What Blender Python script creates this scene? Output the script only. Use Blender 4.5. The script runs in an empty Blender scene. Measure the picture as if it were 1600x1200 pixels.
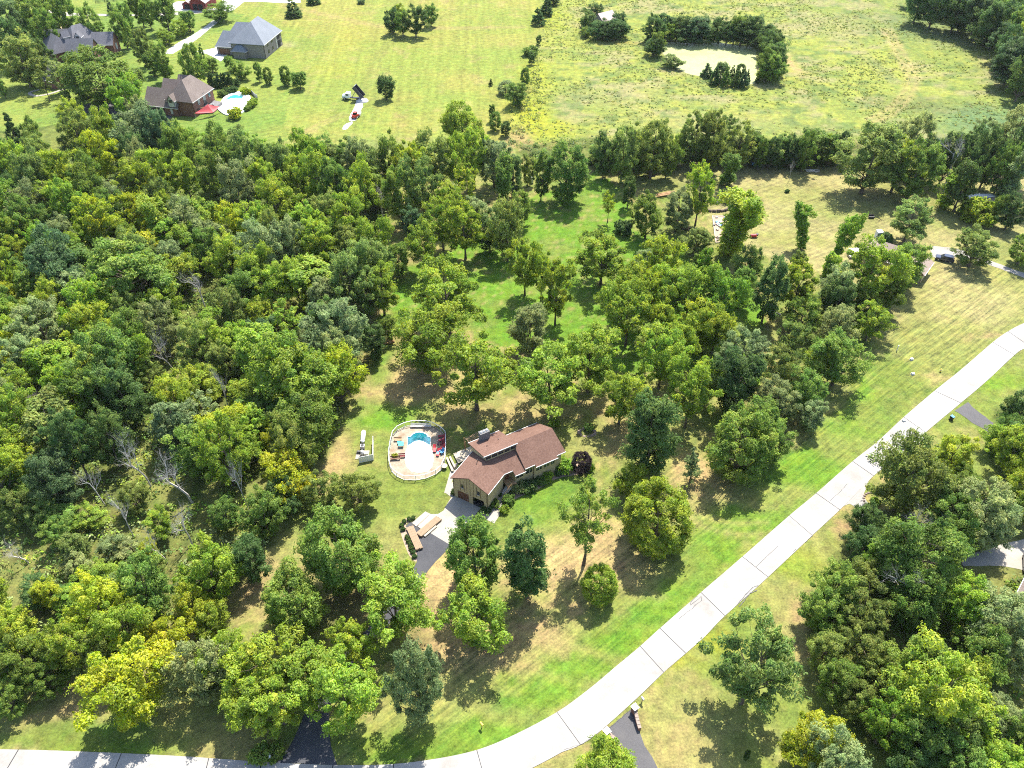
import bpy, bmesh, math, random
import numpy as np
from mathutils import Vector, Matrix
from mathutils.geometry import tessellate_polygon

R = math.radians
scene = bpy.context.scene
COL = scene.collection

# ------------------------------------------------------------------ camera
CAM_H = 118.0
PITCH = R(41.0)
FPX = 1257.0                      # focal length for a 1600 px wide picture
cd = bpy.data.cameras.new("camera")
cam = bpy.data.objects.new("camera", cd)
COL.objects.link(cam)
cam.location = (0, 0, CAM_H)
cam.rotation_euler = (math.pi / 2 - PITCH, 0, 0)
cd.sensor_width = 36.0
cd.lens = FPX / 1600 * 36.0
cd.clip_start = 1.0
cd.clip_end = 9000
scene.camera = cam

DENOISE = False
# ------------------------------------------------------------------ sky, sun, exposure
SUN_EL, SUN_AZ = R(60), R(21)
world = bpy.data.worlds.new("World")
scene.world = world
world.use_nodes = True
wn = world.node_tree.nodes
bg = wn["Background"]
sky = wn.new("ShaderNodeTexSky")
sky.sky_type = 'NISHITA'
sky.sun_disc = False
sky.sun_elevation = SUN_EL
sky.sun_rotation = SUN_AZ
sky.altitude = 200
sky.air_density = 1.0
sky.dust_density = 1.5
world.node_tree.links.new(sky.outputs[0], bg.inputs[0])
bg.inputs[1].default_value = 0.15
sl = bpy.data.lights.new("sun", 'SUN')
sl.energy = 4.8
sl.angle = R(0.5)
sl.color = (1.0, 0.95, 0.86)
sun = bpy.data.objects.new("sun", sl)
COL.objects.link(sun)
sdir = Vector((math.sin(SUN_AZ) * math.cos(SUN_EL), math.cos(SUN_AZ) * math.cos(SUN_EL), math.sin(SUN_EL)))
sun.location = (0, 0, 300)
sun.rotation_euler = sdir.to_track_quat('Z', 'Y').to_euler()
vs = scene.view_settings
vs.view_transform = 'Standard'
vs.look = 'None'
vs.exposure = 1.5
vs.gamma = 1.0
vs.use_curve_mapping = False
scene.cycles.filter_width = 1.05
scene.cycles.use_denoising = DENOISE

# ------------------------------------------------------------------ helpers
CP, SP = math.cos(PITCH), math.sin(PITCH)
def G(px, py, z=0.0):
    """ground point (height z) that stands at this spot of the survey picture"""
    a = (px - 800) / FPX
    b = (600 - py) / FPX
    t = (z - CAM_H) / (-SP + b * CP)
    return (a * t, (CP + b * SP) * t)
def PX(x, y, z):
    z -= CAM_H
    dep = y * CP - z * SP
    return (800 + FPX * x / dep, 600 - FPX * (y * SP + z * CP) / dep, dep)
def GP(lst, z=0.0):
    return [G(a, b, z) for a, b in lst]

def tag(o, label=None, cat=None, group=None, kind=None):
    if label: o["label"] = label
    if cat: o["category"] = cat
    if group: o["group"] = group
    if kind: o["kind"] = kind
    return o
def empty(name, loc=(0, 0, 0), rz=0.0):
    o = bpy.data.objects.new(name, None)
    o.empty_display_size = 0.3
    o.location = loc
    o.rotation_euler = (0, 0, rz)
    COL.objects.link(o)
    return o
def link_mesh(name, me, parent=None, mat=None):
    o = bpy.data.objects.new(name, me)
    COL.objects.link(o)
    if mat and not me.materials: me.materials.append(mat)
    if parent: o.parent = parent
    return o
def copy_tree(o, parent=None):
    c = o.copy()
    COL.objects.link(c)
    c.parent = parent
    for ch in list(o.children): copy_tree(ch, c)
    return c

class MB:
    """collects simple solids and links them as one mesh object"""
    def __init__(s): s.v, s.f = [], []
    def _add(s, vs_, fs_):
        n = len(s.v)
        s.v += [tuple(p) for p in vs_]
        s.f += [tuple(i + n for i in f) for f in fs_]
        return s
    def box(s, c, d, rz=0.0, rx=0.0, ry=0.0):
        m = Matrix.Translation(c) @ Matrix.Rotation(rz, 4, 'Z') @ Matrix.Rotation(ry, 4, 'Y') @ Matrix.Rotation(rx, 4, 'X')
        vs_ = [m @ Vector((x * d[0] / 2, y * d[1] / 2, z * d[2] / 2)) for z in (-1, 1) for y in (-1, 1) for x in (-1, 1)]
        return s._add(vs_, [(0, 2, 3, 1), (4, 5, 7, 6), (0, 1, 5, 4), (2, 6, 7, 3), (0, 4, 6, 2), (1, 3, 7, 5)])
    def bar(s, a, b, w, h=None):
        """square bar between two points"""
        a, b = Vector(a), Vector(b)
        h = h or w
        d = (b - a)
        z = d.normalized()
        x = z.cross(Vector((0, 0, 1)))
        if x.length < 1e-4: x = Vector((1, 0, 0))
        x.normalize(); y = x.cross(z)
        vs_ = [p + x * i * w / 2 + y * j * h / 2 for p in (a, b) for i, j in ((-1, -1), (1, -1), (1, 1), (-1, 1))]
        return s._add(vs_, [(3, 2, 1, 0), (4, 5, 6, 7), (0, 1, 5, 4), (1, 2, 6, 5), (2, 3, 7, 6), (3, 0, 4, 7)])
    def tube(s, a, b, r0, r1=None, n=8):
        a, b = Vector(a), Vector(b)
        r1 = r0 if r1 is None else r1
        z = (b - a).normalized()
        x = z.cross(Vector((0.3, 0.1, 1)))
        if x.length < 1e-3: x = z.cross(Vector((1, 0, 0)))
        x.normalize(); y = z.cross(x)
        vs_ = [p + (x * math.cos(t) + y * math.sin(t)) * r for p, r in ((a, r0), (b, r1)) for t in [2 * math.pi * k / n for k in range(n)]]
        fs_ = [(k, (k + 1) % n, n + (k + 1) % n, n + k) for k in range(n)]
        fs_ += [tuple(range(n - 1, -1, -1)), tuple(range(n, 2 * n))]
        return s._add(vs_, fs_)
    def prism(s, poly, z0, z1):
        """vertical prism on a ground polygon (concave allowed)"""
        n = len(poly)
        ar = sum(poly[i][0] * poly[(i + 1) % n][1] - poly[(i + 1) % n][0] * poly[i][1] for i in range(n))
        if ar < 0: poly = poly[::-1]
        vs_ = [(p[0], p[1], z0) for p in poly] + [(p[0], p[1], z1) for p in poly]
        fs_ = [(i, (i + 1) % n, n + (i + 1) % n, n + i) for i in range(n)]
        fs_ += [tuple(range(n, 2 * n)), tuple(range(n - 1, -1, -1))]
        return s._add(vs_, fs_)
    def slab(s, poly3, t):
        """roof plane: 3-D polygon (top face) with thickness t straight down"""
        n = len(poly3)
        ar = sum(poly3[i][0] * poly3[(i + 1) % n][1] - poly3[(i + 1) % n][0] * poly3[i][1] for i in range(n))
        if ar < 0: poly3 = poly3[::-1]
        vs_ = [tuple(p) for p in poly3] + [(p[0], p[1], p[2] - t) for p in poly3]
        fs_ = [tuple(range(n)), tuple(range(2 * n - 1, n - 1, -1))]
        fs_ += [((i + 1) % n, i, n + i, n + (i + 1) % n) for i in range(n)]
        return s._add(vs_, fs_)
    def wall(s, a, b, prof, t=0.2):
        """upright wall from ground point a to b; prof = [(fraction, z_top)...], bottom given by prof's third value"""
        a, b = Vector((a[0], a[1])), Vector((b[0], b[1]))
        d = (b - a)
        nrm = Vector((d.y, -d.x)).normalized() * t
        lo = [(a + d * f, zb) for f, zt, zb in prof]
        hi = [(a + d * f, zt) for f, zt, zb in prof]
        ring = [(p.x, p.y, z) for p, z in lo] + [(p.x, p.y, z) for p, z in hi[::-1]]
        n = len(ring)
        back = [(x - nrm.x, y - nrm.y, z) for x, y, z in ring]
        fs_ = [tuple(range(n)), tuple(range(2 * n - 1, n - 1, -1))]
        fs_ += [((i + 1) % n, i, n + i, n + (i + 1) % n) for i in range(n)]
        return s._add(ring + back, fs_)
    def dome(s, c, rx, ry, rz, n=8, m=4):
        vs_ = [(c[0] + rx * math.cos(2 * math.pi * k / n) * math.cos(math.pi / 2 * j / m), c[1] + ry * math.sin(2 * math.pi * k / n) * math.cos(math.pi / 2 * j / m), c[2] + rz * math.sin(math.pi / 2 * j / m)) for j in range(m) for k in range(n)]
        vs_.append((c[0], c[1], c[2] + rz))
        fs_ = [(j * n + k, j * n + (k + 1) % n, (j + 1) * n + (k + 1) % n, (j + 1) * n + k) for j in range(m - 1) for k in range(n)]
        fs_ += [((m - 1) * n + k, (m - 1) * n + (k + 1) % n, m * n) for k in range(n)]
        return s._add(vs_, fs_)
    def build(s, name, mat, parent=None, smooth=False, bevel=0.0):
        me = bpy.data.meshes.new(name)
        me.from_pydata(s.v, [], s.f)
        if bevel:
            bm = bmesh.new(); bm.from_mesh(me)
            bmesh.ops.bevel(bm, geom=list(bm.edges), offset=bevel, segments=2, affect='EDGES', clamp_overlap=True)
            bm.to_mesh(me); bm.free()
        me.update()
        if smooth: me.polygons.foreach_set("use_smooth", [True] * len(me.polygons))
        return link_mesh(name, me, parent, mat)

def sheet(name, loops, z, mat, parent=None, thick=0.0):
    """flat sheet with optional holes: loops = [outer, hole, ...]"""
    vs_, flat = [], []
    for lp in loops:
        flat.append([Vector((p[0], p[1], 0)) for p in lp])
        vs_ += [(p[0], p[1], z) for p in lp]
    tris = tessellate_polygon(flat)
    fs_ = []
    for t in tris:
        a, b, c = (vs_[i] for i in t)
        cr = (b[0] - a[0]) * (c[1] - a[1]) - (b[1] - a[1]) * (c[0] - a[0])
        fs_.append(tuple(t) if cr > 0 else tuple(t[::-1]))
    if thick:
        n0 = 0; N = len(vs_)
        vs_ = vs_ + [(p[0], p[1], z - thick) for p in vs_]
        for lp in loops:
            n = len(lp)
            for i in range(n):
                fs_.append((n0 + i, N + n0 + i, N + n0 + (i + 1) % n, n0 + (i + 1) % n))
            n0 += n
    me = bpy.data.meshes.new(name)
    me.from_pydata(vs_, [], fs_)
    me.update()
    bm = bmesh.new(); bm.from_mesh(me); bmesh.ops.recalc_face_normals(bm, faces=list(bm.faces)); bm.to_mesh(me); bm.free()
    return link_mesh(name, me, parent, mat)

def smooth_line(pts, step=1.0, closed=False):
    """Catmull-Rom through points, resampled"""
    P = [Vector(p) for p in pts]
    out = []
    n = len(P)
    rng_ = range(n) if closed else range(n - 1)
    for i in rng_:
        p0 = P[(i - 1) % n] if closed or i > 0 else P[i] * 2 - P[i + 1]
        p1, p2 = P[i], P[(i + 1) % n]
        p3 = P[(i + 2) % n] if closed or i + 2 < n else p2 * 2 - p1
        k = max(2, int((p2 - p1).length / step))
        for j in range(k):
            t = j / k
            out.append(0.5 * ((2 * p1) + (p2 - p0) * t + (2 * p0 - 5 * p1 + 4 * p2 - p3) * t * t + (3 * p1 - p0 - 3 * p2 + p3) * t ** 3))
    if not closed: out.append(P[-1])
    return [(p.x, p.y) for p in out]

# ------------------------------------------------------------------ numpy noise
def _hash(ix, iy, s):
    h = (ix.astype(np.int64) * 374761393 + iy.astype(np.int64) * 668265263 + s * 974711) & 0xffffffff
    h = ((h ^ (h >> 13)) * 1274126177) & 0xffffffff
    return ((h ^ (h >> 16)) & 0xffff) / 65535.0
def vnoise(x, y, s=0):
    ix, iy = np.floor(x), np.floor(y)
    fx, fy = x - ix, y - iy
    fx = fx * fx * (3 - 2 * fx); fy = fy * fy * (3 - 2 * fy)
    a = _hash(ix, iy, s); b = _hash(ix + 1, iy, s); c = _hash(ix, iy + 1, s); d = _hash(ix + 1, iy + 1, s)
    return (a * (1 - fx) + b * fx) * (1 - fy) + (c * (1 - fx) + d * fx) * fy
def fbm(x, y, s=0, o=4):
    t = np.zeros_like(x); a = 0.5; n = 0
    for k in range(o):
        t += a * vnoise(x * 2 ** k, y * 2 ** k, s + k * 17); n += a; a *= 0.55
    return t / n
def inpoly(x, y, poly):
    r = np.zeros(x.shape, bool)
    n = len(poly)
    for i in range(n):
        x1, y1 = poly[i]; x2, y2 = poly[(i + 1) % n]
        if y1 == y2: continue
        c = ((y1 > y) != (y2 > y)) & (x < (x2 - x1) * (y - y1) / (y2 - y1) + x1)
        r ^= c
    return r

# ------------------------------------------------------------------ materials
def nodes(name):
    m = bpy.data.materials.new(name)
    m.use_nodes = True
    nt = m.node_tree
    return m, nt, nt.nodes["Principled BSDF"]
def plain(name, col, rough=0.6, var=0.12, scale=3.0, metal=0.0, bump=0.0, spec=0.4, coat=0.0):
    m, nt, b = nodes(name)
    tc = nt.nodes.new("ShaderNodeTexCoord")
    nz = nt.nodes.new("ShaderNodeTexNoise")
    nz.inputs["Scale"].default_value = scale
    nz.inputs["Detail"].default_value = 5
    nz.inputs["Roughness"].default_value = 0.65
    nt.links.new(tc.outputs["Object"], nz.inputs["Vector"])
    hs = nt.nodes.new("ShaderNodeHueSaturation")
    hs.inputs["Color"].default_value = (*col, 1)
    mr = nt.nodes.new("ShaderNodeMapRange")
    mr.inputs[1].default_value, mr.inputs[2].default_value = 0.25, 0.75
    mr.inputs[3].default_value, mr.inputs[4].default_value = 1 - var, 1 + var
    nt.links.new(nz.outputs[0], mr.inputs[0])
    nt.links.new(mr.outputs[0], hs.inputs["Value"])
    nt.links.new(hs.outputs[0], b.inputs["Base Color"])
    b.inputs["Roughness"].default_value = rough
    b.inputs["Metallic"].default_value = metal
    b.inputs["Specular IOR Level"].default_value = spec
    b.inputs["Coat Weight"].default_value = coat
    if bump:
        bp = nt.nodes.new("ShaderNodeBump")
        bp.inputs["Strength"].default_value = bump
        bp.inputs["Distance"].default_value = 0.05
        nt.links.new(nz.outputs[0], bp.inputs["Height"])
        nt.links.new(bp.outputs[0], b.inputs["Normal"])
    return m
def speckled(name, c1, c2, scale, rough=0.85, big=None, bigscale=0.3, bigamt=0.5, bump=0.3):
    """two-colour grain with optional large soft patches of a third colour"""
    m, nt, b = nodes(name)
    tc = nt.nodes.new("ShaderNodeTexCoord")
    nz = nt.nodes.new("ShaderNodeTexNoise")
    nz.inputs["Scale"].default_value = scale; nz.inputs["Detail"].default_value = 4; nz.inputs["Roughness"].default_value = 0.7
    nt.links.new(tc.outputs["Object"], nz.inputs["Vector"])
    r = nt.nodes.new("ShaderNodeValToRGB")
    r.color_ramp.elements[0].position = 0.35; r.color_ramp.elements[1].position = 0.68
    r.color_ramp.elements[0].color = (*c1, 1); r.color_ramp.elements[1].color = (*c2, 1)
    nt.links.new(nz.outputs[0], r.inputs[0])
    out = r.outputs[0]
    if big:
        n2 = nt.nodes.new("ShaderNodeTexNoise")
        n2.inputs["Scale"].default_value = bigscale; n2.inputs["Detail"].default_value = 6; n2.inputs["Roughness"].default_value = 0.62
        nt.links.new(tc.outputs["Object"], n2.inputs["Vector"])
        mr = nt.nodes.new("ShaderNodeMapRange")
        mr.inputs[1].default_value, mr.inputs[2].default_value = 0.45, 0.72
        mr.inputs[4].default_value = bigamt
        nt.links.new(n2.outputs[0], mr.inputs[0])
        mx = nt.nodes.new("ShaderNodeMix"); mx.data_type = 'RGBA'
        nt.links.new(mr.outputs[0], mx.inputs[0])
        nt.links.new(out, mx.inputs[6])
        mx.inputs[7].default_value = (*big, 1)
        out = mx.outputs[2]
    nt.links.new(out, b.inputs["Base Color"])
    b.inputs["Roughness"].default_value = rough
    b.inputs["Specular IOR Level"].default_value = 0.25
    if bump:
        bp = nt.nodes.new("ShaderNodeBump")
        bp.inputs["Strength"].default_value = bump; bp.inputs["Distance"].default_value = 0.03
        nt.links.new(nz.outputs[0], bp.inputs["Height"])
        nt.links.new(bp.outputs[0], b.inputs["Normal"])
    return m
def leaf_material(name, use_attr=False, trans=0.44):
    m, nt, b = nodes(name)
    nt.nodes.remove(b)
    out = nt.nodes["Material Output"]
    if use_attr:
        at = nt.nodes.new("ShaderNodeAttribute"); at.attribute_name = "Col"
        col = at.outputs["Color"]
    else:
        oi = nt.nodes.new("ShaderNodeObjectInfo")
        col = oi.outputs["Color"]
    t = nt.nodes.new("ShaderNodeAttribute"); t.attribute_name = "tint"
    sx = nt.nodes.new("ShaderNodeSeparateXYZ")
    nt.links.new(t.outputs["Vector"], sx.inputs[0])
    hs = nt.nodes.new("ShaderNodeHueSaturation")
    nt.links.new(col, hs.inputs["Color"])
    nt.links.new(sx.outputs[0], hs.inputs["Value"])
    nt.links.new(sx.outputs[1], hs.inputs["Hue"])
    nt.links.new(sx.outputs[2], hs.inputs["Saturation"])
    d = nt.nodes.new("ShaderNodeBsdfPrincipled")
    d.inputs["Roughness"].default_value = 0.55
    d.inputs["Specular IOR Level"].default_value = 0.12
    nt.links.new(hs.outputs[0], d.inputs["Base Color"])
    tr = nt.nodes.new("ShaderNodeBsdfTranslucent")
    h2 = nt.nodes.new("ShaderNodeHueSaturation")
    h2.inputs["Hue"].default_value = 0.496
    h2.inputs["Saturation"].default_value = 1.08
    h2.inputs["Value"].default_value = 1.45
    nt.links.new(hs.outputs[0], h2.inputs["Color"])
    nt.links.new(h2.outputs[0], tr.inputs["Color"])
    mx = nt.nodes.new("ShaderNodeMixShader")
    mx.inputs[0].default_value = trans
    nt.links.new(d.outputs[0], mx.inputs[1]); nt.links.new(tr.outputs[0], mx.inputs[2])
    nt.links.new(mx.outputs[0], out.inputs[0])
    return m

M = {}
M['leaf'] = leaf_material("leaf")
M['weed'] = leaf_material("weed", True, 0.3)
M['bark'] = speckled("bark", (.07, .052, .038), (.15, .12, .095), 6.0, 0.95)
M['deadwood'] = speckled("deadwood", (.34, .31, .285), (.52, .485, .45), 4.0, 0.9)
M['concrete'] = speckled("concrete", (.240, .229, .213), (.285, .273, .255), 2.6, 0.9, (.168, .155, .138), 0.16, 0.75)
M['pad'] = speckled("pale_concrete", (.245, .225, .192), (.285, .262, .228), 2.0, 0.9, (.19, .162, .125), 0.35, 0.5)
M['asphalt'] = speckled("asphalt", (.036, .037, .042), (.056, .057, .063), 5.0, 0.9, (.075, .075, .078), 0.28, 0.6)
M['old_asphalt'] = speckled("old_asphalt", (.060, .058, .060), (.085, .083, .085), 5.0, 0.9, (.11, .105, .10), 0.3, 0.5)
M['gravel'] = speckled("gravel", (.20, .19, .175), (.28, .265, .245), 4.0, 0.95, (.15, .13, .105), 0.25, 0.5)
M['white_gravel'] = speckled("white_gravel", (.34, .33, .315), (.46, .45, .43), 3.0, 0.95)
M['tar'] = plain("tar", (.025, .025, .028), 0.6, 0.2)
M['deck'] = speckled("pool_deck", (.22, .18, .13), (.29, .25, .195), 1.6, 0.85, (.16, .10, .055), 0.55, 0.8)
M['plaster'] = plain("pool_plaster", (.80, .80, .78), 0.6, 0.04)
M['aqua'] = plain("pool_liner", (.03, .50, .56), 0.4, 0.10, 1.2)
M['white'] = plain("white_paint", (.62, .62, .61), 0.45, 0.05)
M['offwhite'] = plain("offwhite_trim", (.44, .43, .41), 0.5, 0.08)
M['tanwall'] = plain("tan_siding", (.40, .315, .18), 0.75, 0.10, 1.4)
M['batten'] = plain("dark_batten", (.12, .085, .05), 0.8, 0.1)
M['browndoor'] = plain("brown_door", (.13, .055, .028), 0.5, 0.15, 2.0)
M['dark'] = plain("painted_interior_shade", (.03, .028, .026), 0.9, 0.2)  # near-black colour stands in for the shade inside openings
M['glass'] = plain("window_glass", (.025, .03, .035), 0.08, 0.05, 1, 0.0, 0.0, 0.6)
M['stone'] = speckled("chimney_stone", (.10, .095, .095), (.18, .172, .17), 4.5, 0.9)
M['timber'] = plain("timber", (.38, .23, .11), 0.75, 0.2, 3.0)
M['lumber'] = plain("new_lumber", (.225, .155, .092), 0.75, 0.14, 4.0)
M['palelumber'] = plain("pale_lumber", (.34, .295, .22), 0.75, 0.08, 3.0)
M['brick'] = None
M['red'] = plain("red_plastic", (.42, .03, .035), 0.5, 0.1)
M['darkred'] = plain("dark_red_fabric", (.16, .02, .03), 0.8, 0.1)
M['black'] = plain("black_plastic", (.02, .02, .022), 0.45, 0.1)
M['rubber'] = plain("rubber", (.02, .02, .02), 0.85, 0.1)
M['steel'] = plain("steel", (.42, .43, .45), 0.35, 0.08, 3, 0.8)
M['blue'] = plain("blue_plastic", (.05, .22, .42), 0.45, 0.1)
M['mulch'] = speckled("mulch", (.20, .14, .10), (.38, .29, .22), 7.0, 0.95)
M['yellow'] = plain("yellow_paint", (.65, .48, .06), 0.5, 0.08)
M['sail'] = plain("red_sail", (.62, .09, .09), 0.7, 0.06)
M['carblue'] = plain("dark_blue_car_paint", (.012, .02, .045), 0.25, 0.03, 1, 0.3, 0, 0.5, 0.8)
M['cargrey'] = plain("grey_car_paint", (.16, .18, .22), 0.25, 0.03, 1, 0.4, 0, 0.5, 0.8)
M['carcab'] = plain("white_truck_paint", (.74, .76, .78), 0.3, 0.03, 1, 0, 0, 0.5, 0.6)
M['tractor'] = plain("red_machine_paint", (.50, .05, .03), 0.4, 0.06)
M['algae'] = speckled("pond_algae", (.235, .255, .095), (.28, .295, .13), 0.6, 0.6, (.205, .235, .065), 0.09, 0.8, 0.0)
M['barnred'] = plain("barn_red", (.22, .035, .03), 0.75, 0.15)
M['pinkroof'] = plain("faded_metal_roof", (.36, .27, .245), 0.5, 0.12, 1.0)

def roof_material(name, col, col2):
    """laid shingles: courses read as fine rows with single darker tabs"""
    m, nt, b = nodes(name)
    tc = nt.nodes.new("ShaderNodeTexCoord")
    br = nt.nodes.new("ShaderNodeTexNoise"); br.inputs["Scale"].default_value = 3.2; br.inputs["Detail"].default_value = 3; br.inputs["Roughness"].default_value = 0.8
    nt.links.new(tc.outputs["Object"], br.inputs["Vector"])
    n2 = nt.nodes.new("ShaderNodeTexNoise"); n2.inputs["Scale"].default_value = 0.35; n2.inputs["Detail"].default_value = 4
    nt.links.new(tc.outputs["Object"], n2.inputs["Vector"])
    ad = nt.nodes.new("ShaderNodeMath"); ad.operation = 'MULTIPLY_ADD'
    ad.inputs[1].default_value = 0.35
    nt.links.new(n2.outputs[0], ad.inputs[0]); nt.links.new(br.outputs[0], ad.inputs[2])
    r = nt.nodes.new("ShaderNodeValToRGB")
    r.color_ramp.elements[0].position = 0.5; r.color_ramp.elements[1].position = 0.85
    r.color_ramp.elements[0].color = (*col, 1); r.color_ramp.elements[1].color = (*col2, 1)
    nt.links.new(ad.outputs[0], r.inputs[0])
    nt.links.new(r.outputs[0], b.inputs["Base Color"])
    b.inputs["Roughness"].default_value = 0.9
    b.inputs["Specular IOR Level"].default_value = 0.2
    bp = nt.nodes.new("ShaderNodeBump"); bp.inputs["Strength"].default_value = 0.5; bp.inputs["Distance"].default_value = 0.03
    nt.links.new(br.outputs[0], bp.inputs["Height"]); nt.links.new(bp.outputs[0], b.inputs["Normal"])
    return m
M['shingle'] = roof_material("red_brown_shingles", (.094, .052, .038), (.158, .093, .070))
M['slate'] = roof_material("dark_slate_shingles", (.075, .075, .085), (.135, .135, .15))
M['brownroof'] = roof_material("brown_shingles", (.105, .082, .072), (.18, .148, .13))
M['greyroof'] = roof_material("blue_grey_shingles", (.12, .135, .155), (.185, .20, .225))
M['tanroof'] = roof_material("tan_shingles", (.20, .155, .125), (.26, .205, .17))
def brick_material():
    m, nt, b = nodes("red_brick")
    tc = nt.nodes.new("ShaderNodeTexCoord")
    nz = nt.nodes.new("ShaderNodeTexNoise"); nz.inputs["Scale"].default_value = 5; nz.inputs["Detail"].default_value = 4; nz.inputs["Roughness"].default_value = 0.8
    nt.links.new(tc.outputs["Object"], nz.inputs["Vector"])
    r = nt.nodes.new("ShaderNodeValToRGB")
    r.color_ramp.elements[0].position = 0.35; r.color_ramp.elements[1].position = 0.7
    r.color_ramp.elements[0].color = (.12, .05, .035, 1); r.color_ramp.elements[1].color = (.26, .13, .09, 1)
    nt.links.new(nz.outputs[0], r.inputs[0]); nt.links.new(r.outputs[0], b.inputs["Base Color"])
    b.inputs["Roughness"].default_value = 0.9
    return m
M['brick'] = brick_material()
M['greybrick'] = speckled("grey_brick", (.17, .145, .125), (.30, .265, .235), 5.0, 0.9)
def water_material():
    m, nt, b = nodes("pool_water")
    out = nt.nodes["Material Output"]
    nt.nodes.remove(b)
    tr = nt.nodes.new("ShaderNodeBsdfTransparent"); tr.inputs[0].default_value = (.86, .97, .97, 1)
    gl = nt.nodes.new("ShaderNodeBsdfGlossy"); gl.inputs["Roughness"].default_value = 0.05
    fr = nt.nodes.new("ShaderNodeFresnel"); fr.inputs[0].default_value = 1.33
    nz = nt.nodes.new("ShaderNodeTexNoise"); nz.inputs["Scale"].default_value = 2.5
    tc = nt.nodes.new("ShaderNodeTexCoord"); nt.links.new(tc.outputs["Object"], nz.inputs["Vector"])
    bp = nt.nodes.new("ShaderNodeBump"); bp.inputs["Strength"].default_value = 0.15; bp.inputs["Distance"].default_value = 0.05
    nt.links.new(nz.outputs[0], bp.inputs["Height"]); nt.links.new(bp.outputs[0], gl.inputs["Normal"])
    mx = nt.nodes.new("ShaderNodeMixShader")
    nt.links.new(fr.outputs[0], mx.inputs[0]); nt.links.new(tr.outputs[0], mx.inputs[1]); nt.links.new(gl.outputs[0], mx.inputs[2])
    nt.links.new(mx.outputs[0], out.inputs[0])
    return m
M['water'] = water_material()
# ------------------------------------------------------------------ ground
POOL = GP([(637, 700), (637, 683), (641, 683), (645, 679), (650, 676.6), (655, 675.8), (661, 676.6), (666, 679), (669, 683.3), (672.6, 683.6), (672.6, 700), (675.5, 708), (676.5, 718), (674, 729), (668, 735), (655, 737.5), (643, 735), (636, 728), (633.5, 717), (634, 708)])
WOODS = [
 [(-200, 240), (0, 205), (60, 200), (130, 195), (200, 190), (250, 200), (300, 232), (400, 235), (480, 250), (540, 262), (580, 290), (600, 330), (606, 420), (586, 500), (560, 600), (520, 690), (485, 740), (480, 780), (440, 830), (395, 890), (345, 945), (300, 980), (230, 1010), (140, 1040), (60, 1060), (-250, 1075)],
 [(1345, 700), (1480, 700), (1560, 790), (1640, 850), (1640, 1250), (1420, 1200), (1330, 1120), (1285, 1050), (1262, 960), (1290, 900), (1330, 860), (1345, 800), (1420, 800), (1400, 760)],
 [(1560, 650), (1640, 590), (1640, 790), (1570, 750)],
 [(1430, -30), (1470, 2), (1530, 25), (1575, 85), (1605, 130), (1700, 200), (1700, -30)],
 [(800, 225), (940, 215), (1020, 235), (1060, 240), (1200, 225), (1300, 225), (1640, 215), (1640, 262), (1400, 262), (1200, 262), (1060, 252), (920, 258), (840, 262)],
]
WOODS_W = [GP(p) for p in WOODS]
BRUSH = GP([(838, -10), (1500, -10), (1700, 200), (1700, 215), (1300, 222), (1050, 235), (930, 225), (850, 225), (800, 205), (815, 170), (832, 90), (850, 20)])
MIDF = GP([(330, -10), (850, -10), (828, 90), (805, 200), (770, 240), (600, 270), (540, 250), (450, 215), (440, 180), (470, 100)])
BRIGHT = GP([(600, 500), (620, 430), (700, 390), (770, 360), (840, 300), (900, 300), (930, 268), (980, 300), (985, 355), (1050, 385), (1120, 420), (1175, 460), (1200, 500), (1195, 600), (1180, 610), (1150, 590), (1060, 585), (980, 580), (870, 565), (740, 520), (640, 515)])
RYARD = GP([(1050, 262), (1250, 262), (1700, 270), (1700, 560), (1600, 500), (1480, 590), (1420, 620), (1385, 560), (1360, 480), (1290, 430), (1200, 400), (1170, 400), (1120, 360), (1050, 300), (960, 285), (930, 268)])

def ground_grid():
    ys = [18.0]
    while ys[-1] < 470: ys.append(ys[-1] + max(0.6, ys[-1] * 0.0068))
    ys = [-3000, -800, -200, -60, -20, 0] + ys + [500, 560, 680, 900, 1400, 2600, 6000]
    xs = [0.0]
    while xs[-1] < 290: xs.append(xs[-1] + (0.9 if xs[-1] < 95 else 0.9 + (xs[-1] - 95) * 0.012))
    xs = xs + [330, 420, 600, 1000, 2000, 5000]
    xs = [-v for v in xs[:0:-1]] + xs
    return np.array(xs), np.array(ys)
gx, gy = ground_grid()
NX, NY = len(gx), len(gy)
X, Y = np.meshgrid(gx, gy)
X = X.ravel(); Y = Y.ravel()
GROUND_K = .75
# region masks on softly wandering outlines
wx = X + (fbm(X * .12, Y * .12, 3) - .5) * 7 + (fbm(X * .6, Y * .6, 5, 2) - .5) * 2.0
wy = Y + (fbm(X * .12, Y * .12, 9) - .5) * 7 + (fbm(X * .6, Y * .6, 6, 2) - .5) * 2.0
n1 = fbm(X * .05, Y * .05, 21); n2 = fbm(X * .18, Y * .18, 33); n3 = fbm(X * .7, Y * .7, 41, 3); n4 = fbm(X * .02, Y * .02, 55, 3)
def C3(*c): return np.array(c, float)
LAWN, DRYL, TAN = C3(.132, .170, .034), C3(.195, .195, .060), C3(.300, .220, .100)
BRT, FIELD, FIELD2 = C3(.098, .185, .018), C3(.175, .210, .042), C3(.215, .215, .050)
BRU1, BRU2, BRU3 = C3(.165, .200, .046), C3(.220, .240, .048), C3(.235, .212, .100)
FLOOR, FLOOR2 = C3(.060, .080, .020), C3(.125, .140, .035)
RY1, RY2 = C3(.190, .190, .058), C3(.255, .225, .095)
def lerp(a, b, t): return a + (b - a) * t[:, None]
sm = lambda v, a, b: np.clip((v - a) / (b - a), 0, 1) ** 1.2
base = np.tile(LAWN, (len(X), 1))
base = lerp(base, DRYL, sm(n2, .42, .62) * .8)
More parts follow.
